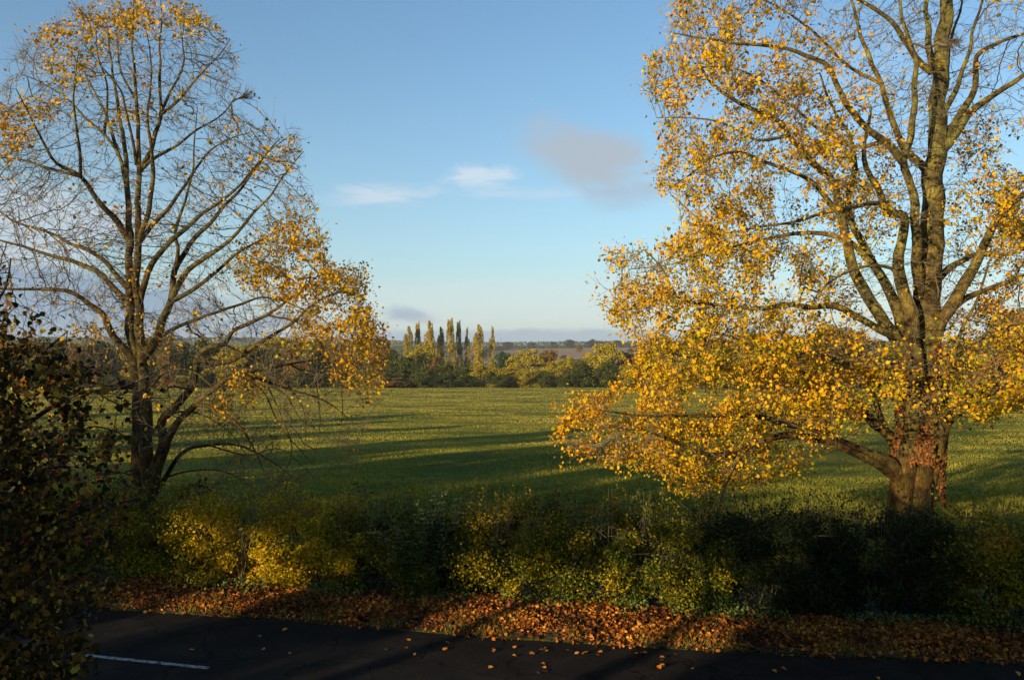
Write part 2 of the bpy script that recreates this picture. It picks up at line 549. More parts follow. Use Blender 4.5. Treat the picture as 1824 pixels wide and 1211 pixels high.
M['meadow'] = meadow_material()
M['soil_field'] = plain_mat('stubble_soil', [(0.3, (0.20, 0.115, 0.045)), (0.5, (0.32, 0.18, 0.07)), (0.7, (0.38, 0.24, 0.10))], 0.02, 0.95, sx=(0.4, 1, 1))
M['verge'] = plain_mat('dark_verge_soil', [(0.3, (0.03, 0.022, 0.014)), (0.6, (0.06, 0.05, 0.02)), (0.8, (0.05, 0.04, 0.015))], 2.0, 0.95, 0.03, 12)
M['asphalt'] = plain_mat('worn_asphalt', [(0.3, (0.016, 0.014, 0.011)), (0.5, (0.024, 0.021, 0.016)), (0.7, (0.038, 0.033, 0.026))], 1.3, 0.75, 0.006, 90, 0.4)
def asphalt_material():
    m, gg, out = material('worn_dark_asphalt')
    p = pos(gg)
    a = gg.noise(p, 1.1, 5, 0.65)
    sp = gg.noise(p, 70, 2, 0.8)
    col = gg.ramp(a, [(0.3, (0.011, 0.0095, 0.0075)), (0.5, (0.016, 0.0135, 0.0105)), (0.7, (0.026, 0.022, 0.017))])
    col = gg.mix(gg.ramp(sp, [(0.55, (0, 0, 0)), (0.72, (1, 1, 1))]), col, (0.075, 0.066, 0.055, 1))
    vo = gg.n('ShaderNodeTexVoronoi', feature='DISTANCE_TO_EDGE')
    vo.inputs['Scale'].default_value = 0.45
    dv = gg.n('ShaderNodeVectorMath', operation='ADD')
    gg.link(p, dv.inputs[0])
    nn_ = gg.n('ShaderNodeTexNoise')
    nn_.inputs['Scale'].default_value = 1.5
    gg.link(p, nn_.inputs['Vector'])
    gg.link(nn_.outputs['Color'], dv.inputs[1])
    gg.link(dv.outputs[0], vo.inputs['Vector'])
    crack = gg.ramp(vo.outputs['Distance'], [(0.004, (1, 1, 1)), (0.012, (0, 0, 0))])
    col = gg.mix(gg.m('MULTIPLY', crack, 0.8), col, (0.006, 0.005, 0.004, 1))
    pr = gg.n('ShaderNodeBsdfPrincipled')
    gg.link(col, pr.inputs['Base Color'])
    pr.inputs['Roughness'].default_value = 0.85
    pr.inputs['Specular IOR Level'].default_value = 0.06
    bp = gg.n('ShaderNodeBump')
    bp.inputs['Strength'].default_value = 1.0
    bp.inputs['Distance'].default_value = 0.010
    gg.link(sp, bp.inputs['Height'])
    gg.link(bp.outputs[0], pr.inputs['Normal'])
    gg.link(pr.outputs[0], out.inputs[0])
    return m


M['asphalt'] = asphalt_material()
M['paint'] = plain_mat('worn_white_road_paint', [(0.40, (0.04, 0.04, 0.035)), (0.48, (0.26, 0.26, 0.25)), (0.7, (0.46, 0.46, 0.44))], 14, 0.7)
M['kerb'] = plain_mat('concrete_kerb', [(0.3, (0.14, 0.13, 0.12)), (0.7, (0.26, 0.25, 0.23))], 4, 0.9)
M['brick'] = plain_mat('house_brick', [(0.3, (0.22, 0.09, 0.05)), (0.7, (0.36, 0.16, 0.09))], 5, 0.9)
M['tile'] = plain_mat('roof_tile', [(0.3, (0.12, 0.06, 0.04)), (0.7, (0.20, 0.10, 0.07))], 4, 0.9)
M['frame'] = plain_mat('white_window_frame', [(0.3, (0.7, 0.7, 0.7)), (0.7, (0.8, 0.8, 0.8))], 4, 0.4)
M['glass'] = plain_mat('dark_window_glass', [(0.3, (0.02, 0.025, 0.03)), (0.7, (0.03, 0.035, 0.04))], 1, 0.05, spec=0.8)
M['metal'] = plain_mat('galvanised_steel', [(0.3, (0.18, 0.19, 0.20)), (0.7, (0.28, 0.29, 0.30))], 1, 0.6)
M['white_post'] = plain_mat('weathered_white_wood', [(0.3, (0.5, 0.5, 0.5)), (0.7, (0.7, 0.7, 0.68))], 3, 0.7)

# ------------------------------------------------------------------ land
ROAD = np.array([(-60, 27.7), (-20, 20.4), (-7.9, 18.2), (-3.9, 17.4), (-0.3, 16.5), (4, 15.75), (9.2, 15.1), (20, 13.6), (60, 8.0)])


def road_edge(x):
    return np.interp(x, ROAD[:, 0], ROAD[:, 1])


def hedge_foot(x):
    return np.interp(x, [-60, -9.5, -3.9, -.15, 4.45, 10.15, 60], [28.5, 20.3, 19.0, 18.5, 17.4, 16.7, 10.0])


def grid(xs_of, ys, zf):
    rows = []
    for y in ys:
        xs = xs_of(y)
        yy = np.full_like(xs, y)
        rows.append(np.stack([xs, yy, zf(xs, yy)], -1))
    G = np.array(rows)
    ny, nx = G.shape[:2]
    i = np.arange(ny - 1)[:, None] * nx
    j = np.arange(nx - 1)[None]
    f = np.stack([i + j, i + j + 1, i + nx + j + 1, i + nx + j], -1).reshape(-1, 4)
    return G.reshape(-1, 3), [f], np.full(ny * nx, .5)


ys = np.concatenate([np.linspace(-140, 0, 15), np.linspace(4, 24, 11), 24 * (4500 / 24.0) ** (np.arange(1, 121) / 120.0)])
geo = grid(lambda y: np.linspace(-1.4, 1.4, 141) * (max(y, 0) + 90), ys, ground_z)
ground = obj('meadow', geo, M['meadow'], sm=True, kind='structure')

# ploughed stubble field on the far slope
def fz(x, y):
    return ground_z(x, y) + 0.4
ysf = np.linspace(560, 1290, 50)
geo = grid(lambda y: np.linspace(-0.10, 0.5, 60) * y, ysf, fz)
obj('stubble_field', geo, M['soil_field'], sm=True, kind='structure')
# a pale green strip below the ploughed land
ysf = np.linspace(480, 556, 8)
obj('far_pasture', grid(lambda y: np.linspace(-0.10, 0.5, 60) * y, ysf, fz), M['meadow'], sm=True, kind='structure')

# road, verge, kerbs, centre line
xs = np.linspace(-58, 58, 117)
e = road_edge(xs)
rows = [np.stack([xs, e - o, np.full_like(xs, z)], -1) for o, z in ((0, .006), (3.0, .045), (6.1, .006))]
G = np.array(rows[::-1])
ny, nx = G.shape[:2]
i = np.arange(ny - 1)[:, None] * nx
j = np.arange(nx - 1)[None]
quads = np.stack([i + j, i + j + 1, i + nx + j + 1, i + nx + j], -1).reshape(-1, 4)
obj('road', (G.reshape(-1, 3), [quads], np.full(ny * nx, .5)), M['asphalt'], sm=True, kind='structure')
hf = hedge_foot(xs)
G = np.array([np.stack([xs, e + .02, np.full_like(xs, .03)], -1), np.stack([xs, e + .5, np.full_like(xs, .09)], -1),
              np.stack([xs, hf, np.full_like(xs, .16)], -1), np.stack([xs, hf + 2.2, np.full_like(xs, .10)], -1)])
i = np.arange(3)[:, None] * nx
quads = np.stack([i + j, i + j + 1, i + nx + j + 1, i + nx + j], -1).reshape(-1, 4)
obj('verge', (G.reshape(-1, 3), [quads], np.full(4 * nx, .5)), M['verge'], sm=True, kind='structure')
# near pavement and kerb on the camera side
G = np.array([np.stack([xs, e - 6.12 - 2.0, np.full_like(xs, .12)], -1), np.stack([xs, e - 6.12, np.full_like(xs, .12)], -1),
              np.stack([xs, e - 6.10, np.full_like(xs, -.02)], -1)])
i = np.arange(2)[:, None] * nx
quads = np.stack([i + j, i + j + 1, i + nx + j + 1, i + nx + j], -1).reshape(-1, 4)
obj('pavement', (G.reshape(-1, 3), [quads], np.full(3 * nx, .5)), M['kerb'], kind='structure')


def ground_at(px, py):
    D = H * F / (py - HY)
    return (px - CX) * D / F, D


a = ground_at(118, 1167)
b = ground_at(371, 1194)
road_obj = bpy.data.objects['road']


def dash(a, b, w=0.11):
    a = np.array(a)
    b = np.array(b)
    n = 24
    t = np.linspace(0, 1, n + 1)
    c = a[None] + (b - a)[None] * t[:, None]
    d = unit((b - a)[None])[0]
    nrm = np.array([-d[1], d[0]])
    wv = w / 2 * (1 + rng.uniform(-.08, .08, (n + 1, 1)))
    L = c + nrm * wv
    R = c - nrm * wv
    zz = lambda q: 0.006 + 0.039 * np.clip(1 - np.abs((road_edge(q[:, 0]) - q[:, 1]) - 3.0) / 3.0, 0, 1) + 0.006
    V = np.vstack([np.c_[R, zz(R)], np.c_[L, zz(L)]])
    k = np.arange(n)
    f = np.stack([k, k + 1, n + 1 + k + 1, n + 1 + k], -1)
    return V, [f], np.full(len(V), .5)


obj('road_marking', dash(a, b), M['paint'], road_obj)
dvec = np.array(b) - np.array(a)
obj('road_marking', dash(np.array(a) - dvec * 2.9, np.array(a) - dvec * 1.9), M['paint'], road_obj)

# ------------------------------------------------------------------ big trees
def in_poly(px, py, poly):
    poly = np.asarray(poly, float)
    x0, y0 = poly[:, 0], poly[:, 1]
    x1, y1 = np.roll(x0, -1), np.roll(y0, -1)
    c = np.zeros(len(px), bool)
    for a_, b_, c_, d_ in zip(x0, y0, x1, y1):
        cond = ((b_ > py) != (d_ > py))
        xi = (c_ - a_) * (py - b_) / ((d_ - b_) if d_ != b_ else 1e-9) + a_
        c ^= cond & (px < xi)
    return c


def project(V):
    return CX + V[:, 0] / V[:, 1] * F, HY - (V[:, 2] - H) / V[:, 1] * F


def colonise(start, Att, step=0.22, kill=0.35, reach=3.0, iters=90, jitter=0.25, up=0.0):
    N = start.copy()
    par = np.full(len(N), -1)
    best = np.full(len(Att), 1e9)
    bi = np.zeros(len(Att), int)

    def upd(lo):
        nonlocal best, bi
        for s in range(lo, len(N), 400):
            blk = N[s:s + 400]
            d = ((Att[:, None] - blk[None]) ** 2).sum(-1)
            k = d.argmin(1)
            v = d[np.arange(len(Att)), k]
            w = v < best
            best[w] = v[w]
            bi[w] = k[w] + s
    upd(0)
    alive = np.ones(len(Att), bool)
    for it in range(iters):
        act = alive & (best < reach ** 2)
        if not act.any():
            break
        idx = bi[act]
        dirs = unit(Att[act] - N[idx])
        acc = np.zeros_like(N)
        np.add.at(acc, idx, dirs)
        src = np.unique(idx)
        d = unit(acc[src])
        d = unit(d + rng.normal(scale=jitter, size=d.shape) + np.array([0, 0, up]))
        new = N[src] + d * step
        far = np.ones(len(new), bool)          # do not grow back onto existing wood
        for s in range(0, len(N), 3000):
            blk = N[s:s + 3000]
            near_ = ((new[:, None] - blk[None]) ** 2).sum(-1).min(1)
            far &= near_ > (step * .55) ** 2
        if not far.any():
            far[:] = True
        new, src = new[far], src[far]
        lo = len(N)
        N = np.vstack([N, new])
        par = np.r_[par, src]
        upd(lo)
        keep = best > kill ** 2
        Att, best, bi, alive = Att[keep], best[keep], bi[keep], alive[keep]
        if len(Att) == 0:
            break
    return N, par


def grow_tree(root, limbs, D0, outline, n_att, depth_fn, leaf_fn, bark, twig, leaf_m, leaf_size, att_w=None,
              tip_r=0.0035, pow_=2.3, n_branch=150, twiglets=2, step=0.22, kill=0.34, n_leaf_parts=300, leaf_name='leaf', up=0.0, jitter=0.25,
              twiglet_len=0.30, leaf_per=6, spread=0.16, rnd_fn=None):
    # limbs: (name, [(px, py), ...], r0, r1, end depth offset)
    S_px, S_d, S_pt, S_r = [], [], [], []
    for name, pts, r0, r1, dd in limbs:
        pts = np.array(pts, float)
        d_start = 0.0
        if S_px:
            A = np.concatenate(S_px)
            k = ((A - pts[0]) ** 2).sum(1).argmin()
            if ((A[k] - pts[0]) ** 2).sum() < 45 ** 2:
                d_start = np.concatenate(S_d)[k]
        L = np.r_[0, np.cumsum(np.linalg.norm(np.diff(pts, axis=0), axis=1))]
        t = L / L[-1]
        dep = d_start + (dd - d_start) * t if name != 'trunk' else dd * t
        W = np.array([P(p[0], p[1], D0 + q) for p, q in zip(pts, dep)])
        W = np.c_[W, t]
        C = catmull(W, 0.18)
        wig = 0.07 * min(1, r0 / .08)
        Cw = C[:, :3] + np.array([[mnoise.noise(Vector(q[:3]) * 1.7) * wig, mnoise.noise(Vector(q[:3]) * 1.7 + Vector((9, 1, 3))) * wig, 0] for q in C])
        rad = r0 + (r1 - r0) * C[:, 3] ** 0.8
        if name == 'trunk':
            zz = Cw[:, 2]
            rad = rad * (1 + 0.45 * np.exp(-np.maximum(zz, 0) / 0.7))
        part = 'trunk' if name == 'trunk' else 'limb'
        obj(part, tube(Cw, rad, 14 if name == 'trunk' else 9, 0.09 if r0 > .1 else .05), bark, root, sm=True)
        qx, qy = project(Cw)
        S_px.append(np.c_[qx, qy])
        S_d.append(Cw[:, 1] - D0)
        S_pt.append(Cw)
        S_r.append(rad)
    start = np.concatenate(S_pt)
    rstart = np.concatenate(S_r)
    # growth targets through the crown volume
    poly = np.array(outline, float)
    lo, hi = poly.min(0), poly.max(0)
    px = rng.uniform(lo[0], hi[0], n_att * 6)
    py = rng.uniform(lo[1], hi[1], n_att * 6)
    k = in_poly(px, py, poly)
    if att_w is not None:
        k &= rng.random(len(px)) < att_w(px, py)
    nzv = np.array([mnoise.noise(Vector((a0 * .013, b0 * .013, 4.0))) for a0, b0 in zip(px, py)])
    k &= rng.random(len(px)) < np.clip(.62 + 1.5 * nzv, .10, 1)
    px, py = px[k][:n_att], py[k][:n_att]
    hw = depth_fn(px, py)
    dep = rng.uniform(-1, 1, len(px)) * hw
    Att = np.stack([(px - CX) * (D0 + dep) / F, D0 + dep, H + (D0 + dep) * (HY - py) / F], -1)
    Att = Att[Att[:, 2] > ground_z(Att[:, 0], Att[:, 1]) + .35]
    N, par = colonise(start, Att, step, kill, 3.5, 80, jitter, up)
    ns = len(start)
    n = len(N)
    acc = np.zeros(n)
    kids = np.zeros(n, int)
    root_of = np.arange(n)
    for q in range(ns, n):
        kids[par[q]] += 1
        root_of[q] = q if par[q] < ns else root_of[par[q]]
    for q in range(n - 1, ns - 1, -1):
        if acc[q] == 0:
            acc[q] = tip_r ** pow_
        acc[par[q]] += acc[q]
    rad = np.maximum(acc, 1e-12) ** (1 / pow_)
    rad[:ns] = rstart
    q = np.arange(ns, n)
    pr_ = par[q]
    ra = np.where(pr_ < ns, np.minimum(rad[q] * 1.15, rstart[np.minimum(pr_, ns - 1)] * .8), np.minimum(rad[pr_], rad[q] * 1.4))
    # largest side branches are parts of their own, the rest is one mass of twigs
    ids, cnt = np.unique(root_of[q], return_counts=True)
    order = ids[np.argsort(-cnt)]
    big = order[:n_branch]
    for bid in big:
        s = root_of[q] == bid
        thick = rad[q][s] > .012
        parts = []
        for sd, mk in ((5, thick), (3, ~thick)):
            if mk.any():
                qq = q[s][mk]
                parts.append(segs(N[par[qq]], N[qq], ra[s][mk], rad[qq], sd))
        obj('branch', merge(parts), twig, root)
    s = ~np.isin(root_of[q], big)
    tw = []
    if s.any():
        tw.append(segs(N[par[q[s]]], N[q[s]], ra[s], rad[q[s]], 3))
    # fine twiglets on thin wood
    thin = q[rad[q] < .012]
    thin = np.repeat(thin, twiglets)
    thin = thin[rng.random(len(thin)) < .8]
    gd = unit(N[thin] - N[par[thin]])
    td = unit(gd * 1.2 + rng.normal(scale=.50, size=gd.shape) + np.array([0, 0, .15]))
    tl = rng.uniform(.35, 1, len(thin))[:, None] * twiglet_len
    mid = N[thin] + td * tl * .5
    end = mid + unit(td + rng.normal(scale=.16, size=td.shape)) * tl * .5
    tw.append(segs(N[thin], mid, tip_r * 1.0, tip_r * .8, 3))
    tw.append(segs(mid, end, tip_r * .8, tip_r * .45, 3))
    obj('twigs', merge(tw), twig, root, kind='stuff')
    # leaves
    host = np.concatenate([np.repeat(N[thin], 1, 0), mid, end])
    hx, hy = project(host)
    dens = leaf_fn(hx, hy, host)
    cntl = rng.poisson(np.clip(dens, 0, 3) * leaf_per / 3.0)
    C = np.repeat(host, cntl, axis=0) + rng.normal(scale=spread * .6, size=(cntl.sum(), 3))
    C[:, 2] -= spread * .3
    sz = (leaf_size * rng.lognormal(-.06, .33, len(C))).clip(leaf_size * .4, leaf_size * 1.8)
    r = np.clip(rng.random(len(C)) * .8 + .10 + .12 * rng.normal(size=len(C)), 0, 1)
    if rnd_fn is not None:
        r = np.clip(r + rnd_fn(C), 0, 1)
    # blades hang and face loosely to the sun side
    a_ = unit(rng.normal(size=(len(C), 3)) + np.array([0, 0, -.8]))
    b_ = rng.normal(size=(len(C), 3))
    b_ = unit(b_ - a_ * (a_ * b_).sum(1, keepdims=True))
    if n_leaf_parts:
        # the leaves nearest the camera show largest
        near = np.argsort(C[:, 1] - sz * 30)[:n_leaf_parts]
        protos = []
        for v in range(5):
            lv = leaf_geo(np.zeros((1, 3)), 1.0, (v + .5) / 5, 'hex', np.array([[1., 0, 0]]), np.array([[0, 1., 0]]))
            protos.append(new_mesh(leaf_name, *lv[:2], leaf_m, lv[2]))
        from mathutils import Matrix
        for kk in near:
            w_ = np.cross(a_[kk], b_[kk])
            o = bpy.data.objects.new(leaf_name, protos[min(4, int(r[kk] * 5))])
            COL.objects.link(o)
            o.parent = root
            S = sz[kk]
            R = Matrix(((a_[kk][0] * S, b_[kk][0] * S, w_[0] * S, C[kk][0]), (a_[kk][1] * S, b_[kk][1] * S, w_[1] * S, C[kk][1]),
                        (a_[kk][2] * S, b_[kk][2] * S, w_[2] * S, C[kk][2]), (0, 0, 0, 1)))
            o.matrix_basis = R
        keep = np.ones(len(C), bool)
        keep[near] = False
        C, sz, r, a_, b_ = C[keep], sz[keep], r[keep], a_[keep], b_[keep]
    obj('foliage', leaf_geo(C, sz, r, 'hex', a_, b_), leaf_m, root, kind='stuff')
    print(root.name, 'nodes', n, 'leaves', len(C))
    return N, host


def ell(px, py, cx, cy, rx, ry, v):
    return v * np.exp(-(((px - cx) / rx) ** 2 + ((py - cy) / ry) ** 2))


def clumps(C, scale=0.8, seed=0):
    o = Vector((seed, seed * 2.1, 0))
    return np.array([mnoise.noise(Vector(c_) * scale + o) for c_ in C])


# --- left tree
L_limbs = [
 ('trunk', [(248, 1012), (250, 900), (247, 800), (246, 700), (240, 630), (231, 560), (230, 500), (231, 430), (228, 380), (225, 330), (222, 270), (216, 220), (206, 160), (196, 100), (190, 40)], .27, .015, .3),
 ('trunk', [(266, 1012), (265, 900), (262, 800), (259, 720), (256, 660), (248, 600), (245, 500), (246, 430), (244, 350), (251, 305), (246, 240), (243, 180), (238, 110), (236, 50), (240, 0)], .25, .012, -.2),
 ('limb', [(251, 305), (270, 270), (278, 235), (284, 205), (287, 160), (284, 100), (290, 40), (286, -5)], .085, .012, .8),
 ('limb', [(246, 432), (262, 385), (268, 340), (270, 300), (266, 250), (262, 190), (270, 120), (262, 60)], .09, .012, -1.0),
 ('limb', [(246, 434), (270, 405), (300, 372), (325, 335), (348, 300), (372, 270), (410, 248), (450, 235)], .085, .012, 1.4),
 ('limb', [(248, 535), (262, 500), (270, 470), (303, 431), (350, 390), (385, 365), (425, 330), (450, 300), (480, 270), (520, 240)], .11, .012, -1.2),
 ('limb', [(250, 640), (277, 604), (289, 570), (306, 535), (311, 480), (330, 448), (351, 421), (413, 355), (454, 301), (496, 248)], .15, .013, 1.0),
 ('limb', [(311, 480), (316, 440), (314, 413), (330, 360), (343, 306), (346, 248), (352, 190)], .07, .01, -.6),
 ('limb', [(306, 530), (326, 491), (359, 463), (413, 425), (454, 376), (479, 355), (500, 318), (540, 270)], .10, .01, -1.8),
 ('limb', [(306, 537), (350, 512), (390, 480), (440, 440), (500, 410), (560, 380)], .08, .01, .4),
 ('limb', [(262, 860), (289, 793), (288, 751), (301, 735), (339, 694), (351, 640), (372, 619), (400, 613), (413, 590), (475, 561), (530, 520), (580, 480)], .17, .014, -1.5),
 ('limb', [(270, 870), (306, 768), (351, 718), (396, 681), (425, 669), (475, 685), (508, 706), (540, 760)], .15, .012, -2.6),
 ('limb', [(396, 680), (430, 667), (516, 694), (578, 714), (640, 760)], .07, .008, -1.2),
 ('limb', [(396, 676), (440, 664), (516, 648), (580, 640), (650, 650)], .07, .008, 1.2),
 ('limb', [(351, 720), (384, 727), (417, 751), (442, 780), (470, 840)], .07, .01, -2.4),
 ('limb', [(270, 890), (322, 809), (372, 793), (425, 793), (475, 816), (520, 850)], .09, .01, .8),
 ('limb', [(352, 640), (405, 645), (454, 615), (516, 578), (553, 545), (610, 520), (650, 540)], .10, .01, .2),
 ('limb', [(277, 604), (318, 581), (360, 565), (420, 545), (480, 530), (560, 560), (620, 600)], .07, .01, 2.2),
 ('limb', [(246, 650), (225, 627), (202, 598), (190, 565), (173, 549), (130, 523), (101, 516), (43, 515), (0, 514), (-50, 500)], .13, .015, -1.4),
 ('limb', [(232, 560), (225, 538), (202, 512), (179, 489), (139, 468), (87, 454), (43, 440), (0, 428), (-60, 405)], .11, .015, .9),
 ('limb', [(230, 520), (199, 480), (168, 451), (124, 434), (87, 414), (29, 396), (0, 376), (-50, 340)], .09, .012, 2.2),
 ('limb', [(231, 432), (222, 419), (211, 396), (191, 376), (170, 350), (144, 315), (101, 292), (84, 266), (66, 228), (49, 199), (30, 160)], .11, .012, -1.8),
 ('limb', [(144, 315), (90, 300), (40, 285), (-10, 280), (-50, 270)], .05, .01, -.5),
 ('limb', [(229, 400), (225, 332), (208, 275), (185, 240), (144, 202), (116, 173), (72, 147), (35, 130)], .085, .01, .5),
 ('limb', [(208, 275), (197, 231), (179, 185), (162, 150), (139, 110), (110, 70)], .06, .01, 1.8),
 ('limb', [(143, 312), (142, 272), (136, 231), (133, 173), (132, 139), (140, 90)], .055, .01, -2.6),
 ('limb', [(185, 240), (191, 202), (189, 145), (173, 100), (170, 50)], .05, .01, -.8),
 ('limb', [(245, 295), (228, 217), (214, 162), (179, 116), (144, 72)], .055, .01, -1.2),
 ('limb', [(243, 180), (214, 124), (208, 58), (215, 10)], .045, .01, 1.2),
 ('limb', [(284, 205), (318, 179), (350, 139), (390, 100), (410, 70)], .055, .01, -1.0),
 ('limb', [(284, 203), (300, 173), (327, 116), (325, 72), (330, 20)], .05, .01, 1.4),
 ('limb', [(256, 300), (277, 280), (318, 257), (350, 231), (400, 200), (430, 150)], .06, .01, -.2),
 ('limb', [(246, 690), (200, 690), (150, 680), (90, 700), (40, 690)], .07, .01, -1.8),
 ('limb', [(248, 735), (210, 720), (170, 700), (120, 690)], .05, .01, 1.8),
]
L_limbs += [
 ('limb', [(475, 561), (540, 580), (590, 640), (610, 720), (600, 800)], .03, .006, -1.0),
 ('limb', [(475, 685), (500, 740), (520, 800), (500, 860)], .03, .006, -3.0),
 ('limb', [(425, 669), (470, 700), (500, 760), (560, 830)], .035, .006, -.6),
 ('limb', [(516, 648), (560, 680), (570, 750), (560, 820)], .03, .006, 1.6),
 ('limb', [(400, 614), (450, 640), (500, 670), (540, 730), (545, 800)], .04, .006, .6),
 ('limb', [(372, 793), (440, 810), (500, 800), (560, 850)], .03, .006, -1.6),
 ('limb', [(339, 694), (300, 690), (320, 740), (380, 770)], .03, .006, -2.6),
 ('limb', [(454, 615), (520, 610), (580, 620), (640, 660), (660, 720)], .03, .006, -1.8),
]
L_limbs += [
 ('limb', [(255, 800), (210, 770), (160, 760), (110, 790)], .04, .006, -1.4),
 ('limb', [(262, 780), (300, 740), (350, 735), (410, 770), (450, 830)], .04, .006, 1.6),
 ('limb', [(268, 860), (330, 840), (400, 840), (470, 880)], .04, .006, 1.0),
 ('limb', [(258, 700), (300, 660), (350, 665), (390, 710), (410, 780)], .04, .006, -2.0),
 ('limb', [(250, 850), (200, 840), (150, 860)], .035, .006, .6),
]
L_limbs = [(a0, b0, c0 * .86, d0 * .9, e0) for a0, b0, c0, d0, e0 in L_limbs]
L_out = [(190, 5), (330, 0), (400, 50), (425, 110), (420, 170), (450, 215), (500, 200), (540, 235), (530, 290), (560, 340), (560, 375), (590, 410), (575, 450), (600, 475), (640, 465), (655, 510), (640, 550), (680, 575),
         (690, 640), (680, 720), (640, 800), (600, 850), (480, 880), (340, 870), (300, 800), (230, 800), (130, 860), (40, 780), (-140, 650), (-170, 400), (-80, 250), (0, 170), (20, 90), (90, 40)]


def L_depth(px, py):
    w = 3.6 * np.sqrt(np.clip(1 - ((px - 260) / 520) ** 2, .12, 1)) * np.sqrt(np.clip(1 - ((py - 450) / 500) ** 2, .12, 1))
    return w


def L_leaf(px, py, C):
    v = (ell(px, py, 270, 20, 75, 32, 3.4) + ell(px, py, 190, 20, 25, 35, 1.8) + ell(px, py, 150, 55, 60, 25, 1.8) + ell(px, py, 70, 55, 45, 12, 1.4)
         + ell(px, py, 115, 110, 36, 38, 2.2) + ell(px, py, 50, 190, 45, 22, 2.2) + ell(px, py, 5, 240, 25, 50, 1.8) + ell(px, py, 38, 245, 20, 16, 2.0)
         + ell(px, py, 255, 125, 18, 28, .9) + ell(px, py, 225, 195, 26, 22, 1.2) + ell(px, py, 345, 40, 25, 20, 1.2)
         + ell(px, py, 400, 60, 20, 50, .4) + ell(px, py, 320, 180, 25, 20, .4) + ell(px, py, 500, 235, 35, 40, .9) + ell(px, py, 470, 290, 50, 22, 1.1)
         + ell(px, py, 390, 260, 60, 40, .35) + ell(px, py, 400, 350, 90, 30, .25) + ell(px, py, 545, 350, 30, 35, .4)
         + ell(px, py, 530, 420, 48, 24, 2.8) + ell(px, py, 475, 465, 62, 40, 1.7) + ell(px, py, 575, 490, 72, 42, 3.2) + ell(px, py, 620, 540, 50, 60, 3.2)
         + ell(px, py, 640, 630, 42, 55, 2.2) + ell(px, py, 570, 600, 55, 40, 1.0) + ell(px, py, 430, 700, 42, 45, 1.3) + ell(px, py, 300, 580, 100, 40, .25)
         + ell(px, py, 70, 440, 50, 12, .2) + ell(px, py, 130, 590, 50, 12, .9) + ell(px, py, 660, 700, 30, 40, .6) + .10)
    v = np.where(v > .5, v * 1.0, v * .45)
    return v * np.clip(0.45 + 2.9 * clumps(C, 1.2, 3) + 1.8 * clumps(C, 3.5, 6), 0.02, 2.4) * np.interp(py, [0, 330, 400], [.72, .72, 1.05])


left = empty('lime_tree', (P(258, 1010, 22)[0], 22, 0), label='large half-bare tree with twin trunks behind the hedge on the left, few amber leaves', cat='tree')
left.location = (0, 0, 0)
grow_tree(left, L_limbs, 22.0, L_out, 13500, L_depth, L_leaf, M['bark_dark'], M['twig'], M['amber_leaf'], 0.070,
          n_branch=220, twiglets=2, step=.19, kill=.25, twiglet_len=.42, leaf_per=4.2, tip_r=.0052, pow_=2.2, up=.08, jitter=.15)

